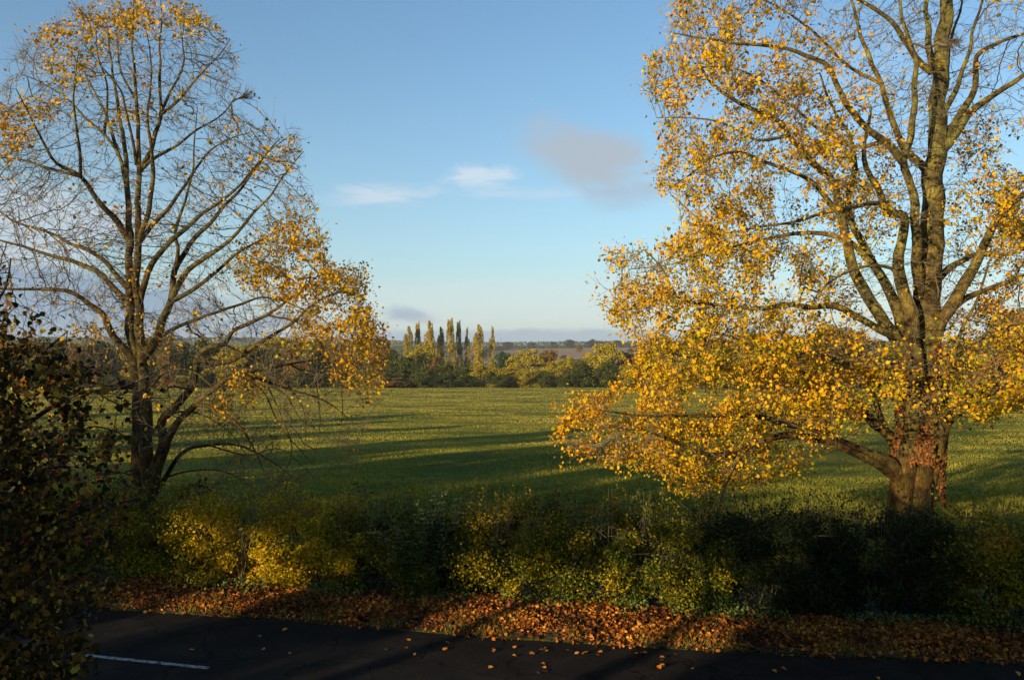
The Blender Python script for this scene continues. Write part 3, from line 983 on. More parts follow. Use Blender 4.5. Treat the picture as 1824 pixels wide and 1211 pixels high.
# --- right tree
R_limbs = [
 ('trunk', [(1622, 1040), (1626, 900), (1634, 820), (1643, 720), (1648, 640), (1648, 580), (1655, 500), (1660, 420), (1662, 340), (1668, 260), (1669, 180), (1676, 110), (1683, 40), (1692, -60), (1696, -200)], .50, .08, .3),
 ('trunk', [(1600, 1040), (1605, 900), (1615, 820), (1628, 740), (1632, 660), (1625, 600), (1623, 553), (1602, 503), (1598, 474), (1606, 433), (1612, 395), (1604, 381), (1582, 381), (1561, 332), (1543, 297), (1540, 250), (1552, 190)], .36, .025, -.7),
 ('limb', [(1618, 650), (1600, 610), (1577, 577), (1553, 536), (1524, 483), (1507, 437), (1502, 390), (1484, 325), (1445, 289), (1405, 241), (1375, 210), (1330, 190), (1270, 150), (1230, 90)], .20, .02, -1.2),
 ('limb', [(1622, 640), (1598, 553), (1577, 503), (1553, 462), (1532, 425), (1517, 390), (1511, 342), (1524, 298), (1515, 250), (1490, 200), (1460, 130)], .19, .02, .9),
 ('limb', [(1645, 560), (1638, 510), (1631, 466), (1633, 425), (1633, 400), (1627, 350), (1617, 315), (1610, 287), (1620, 245), (1627, 182), (1631, 115), (1612, 50), (1600, -20)], .17, .03, -1.4),
 ('limb', [(1610, 289), (1575, 252), (1547, 234), (1510, 190), (1477, 122), (1435, 101), (1400, 87), (1340, 80), (1260, 70), (1200, 60)], .11, .012, -2.0),
 ('limb', [(1655, 307), (1624, 280), (1603, 245), (1589, 210), (1568, 150), (1545, 90), (1520, 20), (1500, -60)], .12, .02, .8),
 ('limb', [(1658, 128), (1631, 105), (1610, 70), (1575, 31), (1547, 10), (1500, -20), (1440, -60)], .10, .015, -.8),
 ('limb', [(1662, 125), (1654, 70), (1650, 0), (1640, -90)], .11, .03, 1.0),
 ('limb', [(1672, 272), (1697, 245), (1722, 206), (1771, 168), (1824, 133), (1890, 80)], .15, .02, -1.2),
 ('limb', [(1671, 262), (1690, 230), (1715, 196), (1739, 150), (1741, 101), (1778, 77), (1824, 60), (1880, 40)], .13, .02, .9),
 ('limb', [(1672, 210), (1701, 164), (1722, 105), (1729, 60), (1743, 20), (1760, -50)], .09, .015, -.4),
 ('limb', [(1673, 170), (1683, 150), (1690, 88), (1710, 20), (1722, -50)], .07, .015, 1.4),
 ('limb', [(1655, 620), (1668, 590), (1689, 553), (1718, 511), (1742, 466), (1763, 421), (1788, 374), (1820, 346), (1880, 290)], .22, .03, -1.0),
 ('limb', [(1700, 545), (1718, 532), (1759, 515), (1813, 495), (1870, 465)], .10, .02, .8),
 ('limb', [(1662, 505), (1690, 478), (1714, 466), (1738, 454), (1788, 454), (1824, 445), (1890, 440)], .11, .02, 1.4),
 ('limb', [(1655, 860), (1675, 790), (1689, 751), (1714, 726), (1755, 701), (1792, 681), (1824, 666), (1900, 640)], .19, .07, -1.8),
 ('limb', [(1655, 790), (1672, 720), (1690, 670), (1700, 620), (1730, 560), (1760, 470)], .09, .02, -1.8),
 ('limb', [(1672, 690), (1700, 640), (1750, 600), (1800, 580), (1850, 570)], .07, .015, -2.4),
 ('limb', [(1628, 650), (1606, 606), (1565, 586), (1536, 569), (1487, 545), (1441, 547), (1400, 542), (1364, 550), (1300, 545), (1222, 537), (1202, 517), (1179, 474), (1150, 445)], .13, .012, -1.6),
 ('limb', [(1600, 500), (1585, 478), (1544, 474), (1495, 491), (1454, 520), (1433, 511), (1421, 544)], .055, .015, -1.6),
 ('limb', [(1622, 720), (1580, 690), (1540, 664), (1482, 639), (1441, 629), (1380, 650), (1320, 660), (1240, 640), (1160, 620)], .11, .012, -2.6),
 ('limb', [(1612, 860), (1586, 780), (1557, 755), (1532, 730), (1482, 701), (1433, 668), (1380, 640), (1300, 600), (1220, 580)], .20, .015, 1.6),
 ('limb', [(1592, 800), (1577, 771), (1565, 730), (1550, 690), (1530, 640)], .13, .03, 1.4),
 ('limb', [(1612, 890), (1594, 833), (1540, 804), (1482, 784), (1441, 780), (1400, 775), (1340, 790), (1280, 810), (1230, 800), (1160, 770), (1080, 760)], .18, .012, -2.0),
 ('limb', [(1596, 850), (1540, 813), (1495, 794), (1454, 767), (1400, 755), (1340, 740), (1240, 740), (1140, 740), (1060, 730)], .13, .012, -3.2),
 ('limb', [(1340, 790), (1310, 830), (1290, 870), (1280, 910)], .04, .01, -3.2),
 ('limb', [(1608, 385), (1563, 362), (1506, 373), (1462, 381), (1419, 395), (1350, 405), (1280, 420), (1210, 430)], .075, .01, .6),
 ('limb', [(1550, 470), (1500, 424), (1430, 415), (1350, 430), (1260, 450), (1200, 470), (1120, 480)], .085, .01, 1.8),
 ('limb', [(1502, 388), (1440, 320), (1364, 289), (1315, 271), (1265, 283), (1232, 309), (1190, 340)], .08, .01, -2.4),
 ('limb', [(1405, 241), (1350, 250), (1290, 220), (1230, 210), (1170, 210)], .05, .01, 0),
 ('limb', [(1575, 252), (1520, 262), (1460, 232), (1400, 180), (1330, 130), (1250, 120), (1160, 150)], .06, .01, 1.6),
 ('limb', [(1568, 150), (1500, 110), (1440, 50), (1380, 10), (1300, -20), (1230, 0)], .055, .01, 2.0),
]
R_limbs = [(a0, b0, c0 * (.86 if a0 == 'limb' else 1), d0, e0) for a0, b0, c0, d0, e0 in R_limbs]
R_out = [(1215, -40), (1185, 50), (1150, 95), (1140, 160), (1200, 195), (1175, 235), (1160, 310), (1195, 350), (1300, 365), (1230, 400), (1195, 425), (1110, 430), (1066, 480), (1058, 520), (1095, 580), (1130, 620),
         (1110, 690), (1005, 705), (982, 750), (1000, 815), (1080, 830), (1160, 830), (1240, 890), (1290, 920), (1330, 870), (1420, 840), (1500, 780), (1590, 740),
         (1700, 760), (1824, 720), (2060, 640), (2120, 300), (2050, 0), (1900, -200), (1650, -300), (1350, -180)]


def R_depth(px, py):
    return 4.3 * np.sqrt(np.clip(1 - ((px - 1640) / 720) ** 2, .15, 1)) * np.sqrt(np.clip(1 - ((py - 480) / 620) ** 2, .2, 1))


def R_attw(px, py):
    v = np.ones_like(px)
    v -= ell(px, py, 1560, 500, 90, 60, .8)
    v -= ell(px, py, 1790, 380, 200, 400, .45)
    v -= ell(px, py, 1520, 800, 120, 50, .5)
    v -= ell(px, py, 1250, 480, 50, 20, .4)
    return np.clip(v, .1, 1)


def R_leaf(px, py, C):
    v = 1.15 * np.ones_like(px)
    v += ell(px, py, 1180, 540, 140, 110, 1.0) + ell(px, py, 1300, 420, 180, 60, .9) + ell(px, py, 1250, 640, 200, 90, 1.2) + ell(px, py, 1450, 650, 200, 80, 1.1)
    v += ell(px, py, 1520, 160, 130, 120, .3) + ell(px, py, 1250, 80, 120, 100, .5) + ell(px, py, 1100, 760, 150, 60, .9) + ell(px, py, 1250, 760, 130, 90, .9)
    v += ell(px, py, 1770, 360, 70, 90, 1.3) + ell(px, py, 1270, 880, 50, 50, .8) + ell(px, py, 1740, 640, 90, 60, .7)
    v -= ell(px, py, 1560, 495, 130, 60, 1.3) + ell(px, py, 1640, 560, 60, 300, .75) + ell(px, py, 1760, 130, 130, 130, .85) + ell(px, py, 1740, 480, 80, 60, .8)
    v -= ell(px, py, 1560, 60, 110, 80, .6) + ell(px, py, 1600, 760, 110, 60, 1.2) + ell(px, py, 1400, 880, 100, 60, .6) + ell(px, py, 1500, 800, 150, 45, .9)
    v -= ell(px, py, 1650, 250, 60, 260, .9) + ell(px, py, 1660, 640, 75, 90, 1.0)
    v -= 0.6 * np.clip((420 - py) / 300, 0, 1) * np.clip((px - 1250) / 200, 0, 1)
    v += 0.5 * np.clip((py - 480) / 200, 0, 1)
    v = np.clip(v, .05, 3)
    front = np.clip((C[:, 1] - 17.2) / 2.0, .45, 1)      # thinner on the side towards the road
    return v * front * np.clip(0.36 + 2.6 * clumps(C, .75, 5) + 3.0 * clumps(C, 1.8, 9) + 1.6 * clumps(C, 4.5, 2), 0.015, 2.9)


right = empty('lime_tree', label='massive yellow-leaved tree behind the hedge on the right, russet ivy on its trunk', cat='tree')
def R_rnd(C):
    px, py = project(C)
    return ell(px, py, 1090, 760, 110, 70, .25) - ell(px, py, 1180, 640, 120, 90, .12) + ell(px, py, 1450, 150, 250, 150, .06) + ell(px, py, 1720, 520, 110, 50, .35)
Rn, Rhost = grow_tree(right, R_limbs, 20.0, R_out, 11000, R_depth, R_leaf, M['bark'], M['twig'], M['lime_leaf'], 0.064,
          att_w=R_attw, n_branch=260, twiglets=2, step=.19, kill=.26, twiglet_len=.36, leaf_per=8.4, tip_r=.0052, pow_=2.25, up=.04, jitter=.15, rnd_fn=R_rnd)

# russet and green ivy clothing the right trunk
def clothe(pts, rads, n, y0, y1, mat, size, name, ang=None, lab=None):
    t = rng.random(n)
    py = y0 + (y1 - y0) * t
    if ang is None:
        e_ = np.array([mnoise.noise(Vector((q_ * .9, w_ * .02, 1.0))) for q_, w_ in zip(rng.uniform(0, 3, n), py)])
        py = py + 25 * e_
    cxp = np.interp(py, pts[:, 1], pts[:, 0])
    r = np.interp(py, pts[:, 1], rads)
    th = rng.uniform(-math.pi, 0.0, n) if ang is None else rng.normal(ang, .28, n)
    cen = np.array([P(a_, b_, 20.1) for a_, b_ in zip(cxp, py)])
    out_ = np.stack([np.cos(th), np.sin(th), np.zeros(n)], -1)
    C = cen + out_ * (r[:, None] + rng.uniform(-.02, .07, (n, 1)))
    kp = clumps(C, 2.6, 8) > -.16 + .40 * np.clip((700 - py) / 90, 0, 1)
    C, out_ = C[kp], out_[kp]
    n = len(C)
    a_ = unit(rng.normal(scale=.5, size=(n, 3)) + np.array([0, 0, -1.]))
    w = unit(out_ + rng.normal(scale=.45, size=(n, 3)))
    b_ = unit(np.cross(w, a_))
    return obj(name, leaf_geo(C, rng.uniform(.6, 1.2, n) * size, rng.random(n), 'hex', a_, b_), mat, right, kind='stuff')
tp = np.array([(1650, 560), (1648, 640), (1640, 720), (1632, 800), (1624, 870), (1616, 920)], float)
tr_ = np.array([.43, .47, .52, .58, .64, .80])
clothe(tp, tr_, 2600, 610, 740, M['ivy_leaf'], .072, 'ivy_leaves')
clothe(tp, tr_, 4600, 700, 830, M['ivy_leaf'], .072, 'ivy_leaves')
clothe(tp, tr_, 900, 760, 900, M['ivy_leaf'], .072, 'ivy_leaves', ang=-.5)
clothe(tp, tr_, 260, 700, 810, M['ivy_green'], .09, 'green_ivy_leaves', ang=-1.0)

# ------------------------------------------------------------------ far trees
def crown_proto(kind, seed, n_leaf, size):
    """unit crown: height 1, half-width .5"""
    st = np.random.default_rng(seed)
    lobes = []
    if kind == 'poplar':
        for k in range(34):
            z = st.uniform(.06, .93)
            w = .135 * math.sin(min(1, (z + .12)) * math.pi * .90) ** .8 + .012
            an = st.uniform(0, 6.28)
            q = st.uniform(.5, 1.05)
            lobes.append((math.cos(an) * w * q, math.sin(an) * w * q, z, w * st.uniform(.35, .7), st.uniform(.04, .09)))
    else:
        for k in range(44):
            z = st.uniform(.10, .95)
            env = math.sqrt(max(.05, 1 - ((z - .48) / .55) ** 2)) * .46
            an = st.uniform(0, 6.28)
            q = st.uniform(.25, .82)
            rr = st.uniform(.06, .17)
            lobes.append((math.cos(an) * env * q, math.sin(an) * env * q, z, rr, rr * .8))
    Cs = []
    per = n_leaf // len(lobes)
    for (x, y, z, rw, rh) in lobes:
        d = unit(st.normal(size=(per, 3)))
        r = st.uniform(.72, 1.08, (per, 1))
        if kind == 'poplar':
            d[:, 2] *= 1.3
        Cs.append(np.array([x, y, z]) + d * r * np.array([rw, rw, rh]))
    C = np.concatenate(Cs)
    C = C[C[:, 2] > 0.0]
    if kind == 'poplar':
        a_ = unit(rng.normal(size=(len(C), 3)) * .6 + np.array([0, 0, 1.]))
        b_ = rng.normal(size=(len(C), 3))
        b_ = unit(b_ - a_ * (a_ * b_).sum(1, keepdims=True))
        return leaf_geo(C, st.uniform(.6, 1.5, len(C)) * size, st.random(len(C)), 'dia', a_, b_)
    return leaf_geo(C, st.uniform(.6, 1.5, len(C)) * size, st.random(len(C)), 'dia')


protos = {}
def crown_mesh(kind, matname, v):
    key = (kind, matname, v)
    if key not in protos:
        n, s = (5200, .024) if kind == 'poplar' else (9000, .032)
        V, fc, r = crown_proto(kind, hash(key[0]) % 1 + v * 17 + len(matname), n, s)
        protos[key] = new_mesh('crown', V, fc, M[matname], r)
    return protos[key]


tk = {}
def trunk_mesh(v):
    if v not in tk:
        pts = np.array([(0, 0, -.02), (.01 * v, 0, .3), (.0, .015 * v, .6), (0, 0, .9)])
        parts = [tube(catmull(pts, .1), np.linspace(.03, .008, len(catmull(pts, .1))), 6)]
        for k in range(5):
            an = k * 1.3 + v
            z = .25 + .1 * k
            parts.append(tube(np.array([(0, 0, z), (.12 * math.cos(an), .12 * math.sin(an), z + .12), (.26 * math.cos(an), .26 * math.sin(an), z + .3)]), np.array([.014, .01, .004]), 5))
        V, fc, r = merge(parts)
        tk[v] = new_mesh('trunk', V, fc, M['twig_dark'], r, True)
    return tk[v]


def far_tree(name, px, top, wpx, D, matname, label, kind='round', cat='tree', group=None, dip=0.0, v=None, name_parts=True):
    x = (px - CX) * D / F
    gz = float(ground_z(x, D)) - dip
    ztop = H + D * (HY - top) / F
    h = ztop - gz
    w = wpx * D / F
    o = empty(name, (x, D, gz), label=label, cat=cat, group=group)
    o.rotation_euler[2] = random.uniform(0, 6.28)
    v = random.randrange(4) if v is None else v
    c_ = add('crown', crown_mesh(kind, matname, v), o)
    s = w * 1.22 if kind != 'poplar' else w * 3.2
    c_.scale = (s, s, h * (1.05 if kind == 'poplar' else 1))
    t = add('trunk', trunk_mesh(random.randrange(3)), o)
    t.scale = (min(w, h) * .9,) * 2 + (h * .8,)
    if kind == 'poplar':
        t.scale = (w * .8, w * .8, h * .9)
    return o


# the row of tall poplars, left to right
for px, top, w, D, lab in [
    (727, 581, 17, 330, 'leftmost tall poplar of the row, greenish and blunt-topped'),
    (744, 580, 13, 334, 'second poplar from the left, slim and yellowish'),
    (765, 571, 18, 328, 'tallest poplar of the row, above the round yellow willow'),
    (785, 582, 13, 332, 'poplar just right of the tallest one, leaning slightly yellow'),
    (802, 574, 18, 330, 'broad poplar in the middle of the row, full crown'),
    (817, 578, 12, 333, 'narrow poplar directly right of the broad middle one'),
    (832, 586, 11, 335, 'shortest and thinnest poplar, third from the right end'),
    (852, 578, 19, 329, 'brightest yellow double-topped poplar, second from the right end'),
    (877, 584, 13, 331, 'last poplar at the right end of the row, standing apart')]:
    far_tree('poplar_tree', px, top, w, D, 'poplar_leaf', lab, 'poplar', group='row of tall poplars beyond the meadow')

GB = 'trees and bushes along the far edge of the meadow'
centre = [
 ('willow_tree', 757, 616, 50, 300, 'willow', 'round yellow willow in front of the tallest poplar'),
 ('willow_tree', 778, 640, 24, 290, 'far_orange', 'small golden bush below the middle poplars'),
 ('oak_tree', 700, 634, 50, 262, 'far_dark', 'dark bushy tree at the left end of the open view, below the first poplar'),
 ('oak_tree', 722, 642, 46, 258, 'far_dark', 'dark tree left of the round yellow willow'),
 ('oak_tree', 755, 656, 44, 256, 'far_dark', 'dark low tree below the round yellow willow'),
 ('oak_tree', 795, 650, 50, 258, 'far_dark', 'dark broad tree under the middle poplars'),
 ('oak_tree', 832, 654, 44, 256, 'far_dark', 'dark tree between the poplars and the yellow bushes'),
 ('willow_tree', 862, 650, 50, 255, 'willow', 'dome of a yellow-green willow under the rightmost poplar'),
 ('evergreen_tree', 899, 625, 34, 292, 'far_green', 'round deep green tree standing alone among yellow willows'),
 ('willow_tree', 905, 660, 46, 256, 'willow', 'yellow willow directly below the round deep green tree'),
 ('willow_tree', 938, 627, 58, 276, 'willow', 'tall yellow willow right of the round deep green tree'),
 ('willow_tree', 940, 662, 42, 254, 'willow', 'low yellow bush in front of the tall yellow willow'),
 ('oak_tree', 978, 630, 36, 300, 'far_orange', 'rust brown tree behind the yellow willows'),
 ('oak_tree', 962, 664, 34, 254, 'far_dark', 'dark green bush between two yellow bushes by the meadow edge'),
 ('willow_tree', 990, 648, 42, 258, 'willow', 'yellow willow below the rust brown tree'),
 ('willow_tree', 1010, 640, 48, 270, 'willow', 'pale yellow willow in front of the ploughed hill'),
 ('oak_tree', 1034, 646, 50, 256, 'far_dark', 'dark green tree in front of the pale yellow willow'),
 ('willow_tree', 1052, 632, 36, 280, 'willow', 'small yellow willow left of the tallest right-hand willow'),
 ('willow_tree', 1080, 617, 62, 268, 'willow', 'tallest yellow willow near the left edge of the big right tree'),
 ('oak_tree', 1082, 648, 44, 255, 'far_dark', 'dark bush below the tallest yellow willow'),
 ('willow_tree', 1115, 628, 44, 275, 'far_orange', 'tan tree half hidden by the big right tree'),
 ('oak_tree', 1012, 672, 40, 252, 'far_dark', 'low dark bush at the foot of the pale yellow willow'),
 ('willow_tree', 1120, 655, 46, 254, 'willow', 'yellow bush touching the leaves of the big right tree'),
]
for nm, px, top, w, D, mt, lab in centre:
    far_tree(nm, px, top - (5 if mt != 'far_green' else 0), w * 1.15, D, mt, lab, group=GB, dip=.6)
# long wooded edge seen through the two big trees
looks = {'far_dark': 'dark green', 'willow': 'yellow-green', 'far_orange': 'rust-coloured'}
i_ = 0
side = []
x_ = -90
while x_ < 690:
    side.append((x_, random.uniform(597, 622), random.uniform(50, 88), random.choice(['far_dark', 'far_orange', 'willow', 'willow', 'far_dark']), random.uniform(255, 290)))
    x_ += random.uniform(26, 40)
x_ = 1150
while x_ < 1930:
    side.append((x_, random.uniform(596, 624), random.uniform(54, 90), random.choice(['far_dark', 'willow', 'willow', 'far_orange']), random.uniform(245, 275)))
    x_ += random.uniform(28, 44)
ORDN = ['first', 'second', 'third', 'fourth', 'fifth', 'sixth', 'seventh', 'eighth', 'ninth', 'tenth', 'eleventh', 'twelfth', 'thirteenth', 'fourteenth',
        'fifteenth', 'sixteenth', 'seventeenth', 'eighteenth', 'nineteenth', 'twentieth', 'twenty-first', 'twenty-second', 'twenty-third', 'twenty-fourth',
        'twenty-fifth', 'twenty-sixth', 'twenty-seventh', 'twenty-eighth', 'twenty-ninth', 'thirtieth']
cnt_ = {}
for (x_, tp_, w_, mt, D_) in side:
    w3 = 'left' if x_ < 700 else 'right'
    cnt_[w3] = cnt_.get(w3, -1) + 1
    far_tree('oak_tree', x_, tp_, w_, D_, mt, f'{looks[mt]} tree, {ORDN[cnt_[w3]]} from the left of those seen through the big {w3} tree', group=f'{looks[mt]} trees beyond the big {w3} tree', dip=.6)
x_ = -60
while x_ < 1900:
    w_ = random.uniform(36, 70)
    mt = 'far_dark' if (x_ < 850 or random.random() < .6) else 'willow'
    if (x_ < 700 or x_ > 1140) and random.random() < .5:
        mt = random.choice(['willow', 'far_orange'])
    if not (840 < x_ < 1140 and (mt == 'willow' or random.random() < .5)):
        tp_ = random.uniform(660, 676) if x_ < 860 or x_ > 1150 else random.uniform(666, 678)
        w3 = 'left part' if x_ < 700 else ('middle' if x_ < 1140 else 'right part')
        cnt_[w3] = cnt_.get(w3, -1) + 1
        far_tree('bush', x_, tp_, w_, random.uniform(246, 252), mt, f'low {looks[mt]} bush, {ORDN[cnt_[w3]]} from the left along the {w3} of the meadow edge', cat='bush',
                 group=f'low {looks[mt]} bushes along the {w3} of the meadow edge', dip=.5)
    x_ += w_ * .72
# pale orange tree behind the left tree, tree behind the big right one
far_tree('beech_tree', 298, 590, 34, 235, 'far_orange', 'peach-coloured tree seen just right of the left tree\'s trunks', group=None)
far_tree('oak_tree', 1255, 600, 110, 225, 'willow', 'broad olive-yellow tree rising behind the middle of the big right tree')
far_tree('oak_tree', 1490, 585, 120, 220, 'far_orange', 'bronze tree rising behind the leaves left of the right trunk')
far_tree('oak_tree', 1805, 560, 150, 110, 'far_orange', 'dark bronze tree behind the right tree at the right edge of the view')

# hilltop trees and hedgerows on the far hill
def hill_z(px, D):
    return float(ground_z((px - CX) * D / F, D))
for px, top, w, lab in [(905, 611, 26, 'rounded tree at the left of the hilltop hedgerow'), (947, 612, 16, 'small tree left of centre on the hilltop'),
                        (987, 611, 16, 'low round tree in the middle of the hilltop'), (1014, 607, 22, 'round dark tree standing highest on the middle hilltop'),
                        (1050, 609, 20, 'tree at the left of the hilltop copse'), (1056, 606, 14, 'thin upright tree in the hilltop copse'),
                        (1068, 608, 20, 'broad tree in the middle of the hilltop copse'), (1085, 609, 18, 'tree at the right of the hilltop copse'),
                        (1100, 607, 20, 'domed tree alone right of the hilltop copse'), (1116, 613, 18, 'low tree on the hilltop by the big right tree')]:
    far_tree('hilltop_tree', px, top - 1.5, w, 1340, 'hill_leaf', lab, group='trees on the far hilltop', dip=.5)
far_tree('hedgerow_tree', 1032, 615, 14, 1000, 'far_orange', 'lone brown tree in the ploughed field', group=None)
far_tree('hedgerow_tree', 1005, 632, 14, 700, 'hill_leaf', 'small bush beside the white post at the foot of the ploughed field')
Cs = []
for px in np.arange(640, 1900, 1.6):
    for D in (1300, 1330):
        x = (px - CX) * D / F
        hgt = 4.5 + 4.0 * abs(mnoise.noise(Vector((px * .03, D, 0))))
        for k in range(7):
            Cs.append((x + random.uniform(-1.5, 1.5), D + random.uniform(-2, 2), float(ground_z(x, D)) + random.uniform(0, 1) * hgt))
for t in np.linspace(0, 1, 260):   # hedgerow running down the slope on the left of the ploughed field
    px = 905 - 60 * t + 8 * math.sin(t * 9)
    D = 1290 - 560 * t
    x = (px - CX) * D / F
    for k in range(8):
        Cs.append((x + random.uniform(-2, 2), D + random.uniform(-2, 2), float(ground_z(x, D)) + random.uniform(0, 6)))
for px in np.arange(900, 1900, 2.2):
    D = 590
    x = (px - CX) * D / F
    for k in range(5):
        Cs.append((x + random.uniform(-1.5, 1.5), D + random.uniform(-2, 2), float(ground_z(x, D)) + random.uniform(0, 2.6)))
for k in range(9000):          # wooded slope behind the poplars
    px = random.uniform(-100, 885)
    D = random.uniform(560, 1290)
    if px > 850 - (D - 560) * -.04:
        continue
    x = (px - CX) * D / F
    Cs.append((x, D, float(ground_z(x, D)) + random.uniform(0, 9) * (.6 + .6 * abs(mnoise.noise(Vector((x * .05, D * .05, 0)))))))
Cs = np.array(Cs)
obj('hedgerow', leaf_geo(Cs, rng.uniform(1.2, 2.6, len(Cs)), rng.random(len(Cs)), 'dia'), M['hill_leaf'], kind='stuff',
    label='far-off hedgerows along the hill and round the ploughed field', cat='hedgerow')
Cs = []
for k in range(9000):
    px = random.uniform(-200, 2000)
    D = random.uniform(2300, 2700)
    x = (px - CX) * D / F
    Cs.append((x, D, float(ground_z(x, D)) + random.uniform(0, 9)))
Cs = np.array(Cs)
obj('wood', leaf_geo(Cs, rng.uniform(5, 10, len(Cs)), rng.random(len(Cs)), 'dia'), M['hill_leaf'], kind='stuff', label='far wood on the skyline ridge', cat='wood')

# masts, pylon, post
def mast(px, top, D, lab):
    x = (px - CX) * D / F
    z0 = float(ground_z(x, D)) - .5
    z1 = H + D * (HY - top) / F
    o = empty('radio_mast', (x, D, z0), label=lab, cat='mast')
    obj('pole', segs(np.array([[0, 0, 0.]]), np.array([[0, 0, z1 - z0]]), .55, .3, 6), M['metal'], o)
    obj('crossbar', segs(np.array([[-2.2, 0, (z1 - z0) * .86]]), np.array([[2.2, 0, (z1 - z0) * .86]]), .2, .2, 4), M['metal'], o)
mast(892, 602, 1400, 'thin mast on the hill right of the last poplar')
mast(1072, 603, 1400, 'thin mast behind the hilltop copse')
def pylon(px, top, D):
    x = (px - CX) * D / F
    z0 = float(ground_z(x, D)) - .5
    h = H + D * (HY - top) / F - z0
    o = empty('electricity_pylon', (x, D, z0), label='grey lattice pylon left of the poplar row on the skyline', cat='pylon')
    parts = []
    lv = [0, .25, .5, .7, .85, 1]
    wd = [.12, .085, .055, .04, .03, .0]
    for k in range(5):
        for sx, sy in ((-1, -1), (-1, 1), (1, -1), (1, 1)):
            A = np.array([[sx * wd[k] * h, sy * wd[k] * h, lv[k] * h]])
            parts.append(segs(A, np.array([[sx * wd[k + 1] * h, sy * wd[k + 1] * h, lv[k + 1] * h]]), .3, .3, 4))
            parts.append(segs(A, np.array([[-sx * wd[k + 1] * h, sy * wd[k + 1] * h, lv[k + 1] * h]]), .18, .18, 3))
    obj('lattice', merge(parts), M['metal'], o)
    for zz in (.62, .76, .9):
        obj('crossarm', segs(np.array([[-.17 * h, 0, zz * h]]), np.array([[.17 * h, 0, zz * h]]), .3, .3, 4), M['metal'], o)
pylon(687, 602, 1500)
x = (1012 - CX) * 690 / F
obj('field_post', box(x - .14, x + .14, 690, 690.28, float(ground_z(x, 690)) - .2, float(ground_z(x, 690)) + 4.6), M['white_post'],
    label='tiny white post at the foot of the ploughed field', cat='post')

# ------------------------------------------------------------------ hedge
def hedge_plant(name, X0, X1, height, mat, n_leaf, size, label, cat='hedge shrub', depth=1.7, rise=None, seed=0):
    st = np.random.default_rng(seed + 100)
    xm = (X0 + X1) / 2
    o = empty(name, (xm, float(hedge_foot(xm)) + depth / 2, .12), label=label, cat=cat, group='shrubs that make up the roadside hedge')
    W = X1 - X0
    blobs = []
    height += .12
    nb = int(62 * W / 2)
    n_leaf = int(n_leaf * 1.7)
    size *= 1.05
    for k in range(nb):
        x = st.uniform(X0 - .15, X1 + .15)
        z = st.uniform(.12, height - .15)
        bulge = .25 * math.sin(z / height * math.pi)
        y = float(hedge_foot(x)) + st.uniform(.0, depth) - bulge
        blobs.append((x, y, z, st.uniform(.15, .40)))
    top_w = []
    Cs, Ns = [], []
    per = n_leaf // nb
    for (x, y, z, r) in blobs:
        d = unit(st.normal(size=(per, 3)))
        rr = r * np.where(st.random((per, 1)) < .6, st.uniform(.75, 1.25, (per, 1)), st.uniform(.2, 1.5, (per, 1)))
        Cs.append(np.array([x, y, z]) + d * rr * np.array([1, 1, .85]))
        Ns.append(np.full(per, st.normal(0, .07)))
    # loose shoots above the top
    for k in range(int(20 * W)):
        x = st.uniform(X0, X1)
        y = float(hedge_foot(x)) + st.uniform(.1, depth)
        h0 = height - .2
        L = st.uniform(.15, .75)
        m_ = 16
        t = st.random((m_, 1))
        lean = np.array([st.normal(0, .15), st.normal(0, .15), 1.0]) * L
        Cs.append(np.array([x, y, h0]) + t * lean + st.normal(scale=.04, size=(m_, 3)))
        Ns.append(np.zeros(m_))
        top_w.append((np.array([x, y, h0 - .4]), np.array([x, y, h0]) + lean))
    C = np.concatenate(Cs)
    Ns = np.concatenate(Ns)[C[:, 2] > .1]
    C = C[C[:, 2] > .1]
    sz = st.uniform(.6, 1.4, len(C)) * size
    r = np.clip(st.random(len(C)) * .5 + .25 + Ns, 0, 1)
    org = np.array(o.location)
    obj('foliage', leaf_geo(C - org, sz, r, 'dia'), M[mat], o, kind='stuff')
    parts = []
    for k in range(int(4 * W) + 1):
        x = st.uniform(X0 + .1, X1 - .1)
        y = float(hedge_foot(x)) + st.uniform(.3, depth - .4)
        pts = [np.array([x, y, .0])]
        for q in range(5):
            pts.append(pts[-1] + np.array([st.normal(0, .09), st.normal(0, .08), height / 5.6]))
        obj('stem', tube(np.array(pts) - org, np.linspace(.028, .008, 6), 5), M['twig_dark'], o, sm=True)
    A, B = [], []
    for k in range(int(240 * W)):
        x = st.uniform(X0, X1)
        z = st.uniform(.1, height)
        y = float(hedge_foot(x)) + st.uniform(.0, depth)
        A.append((x, y, z))
        B.append((x + st.normal(0, .18), y + st.normal(-.08, .18), z + st.uniform(-.05, .35)))
    for p_, q_ in top_w:
        A.append(p_)
        B.append(q_)
    obj('twigs', merge([segs(np.array(A) - org, np.array(B) - org, .006, .003, 3)]), M['twig'], o, kind='stuff')
    return o


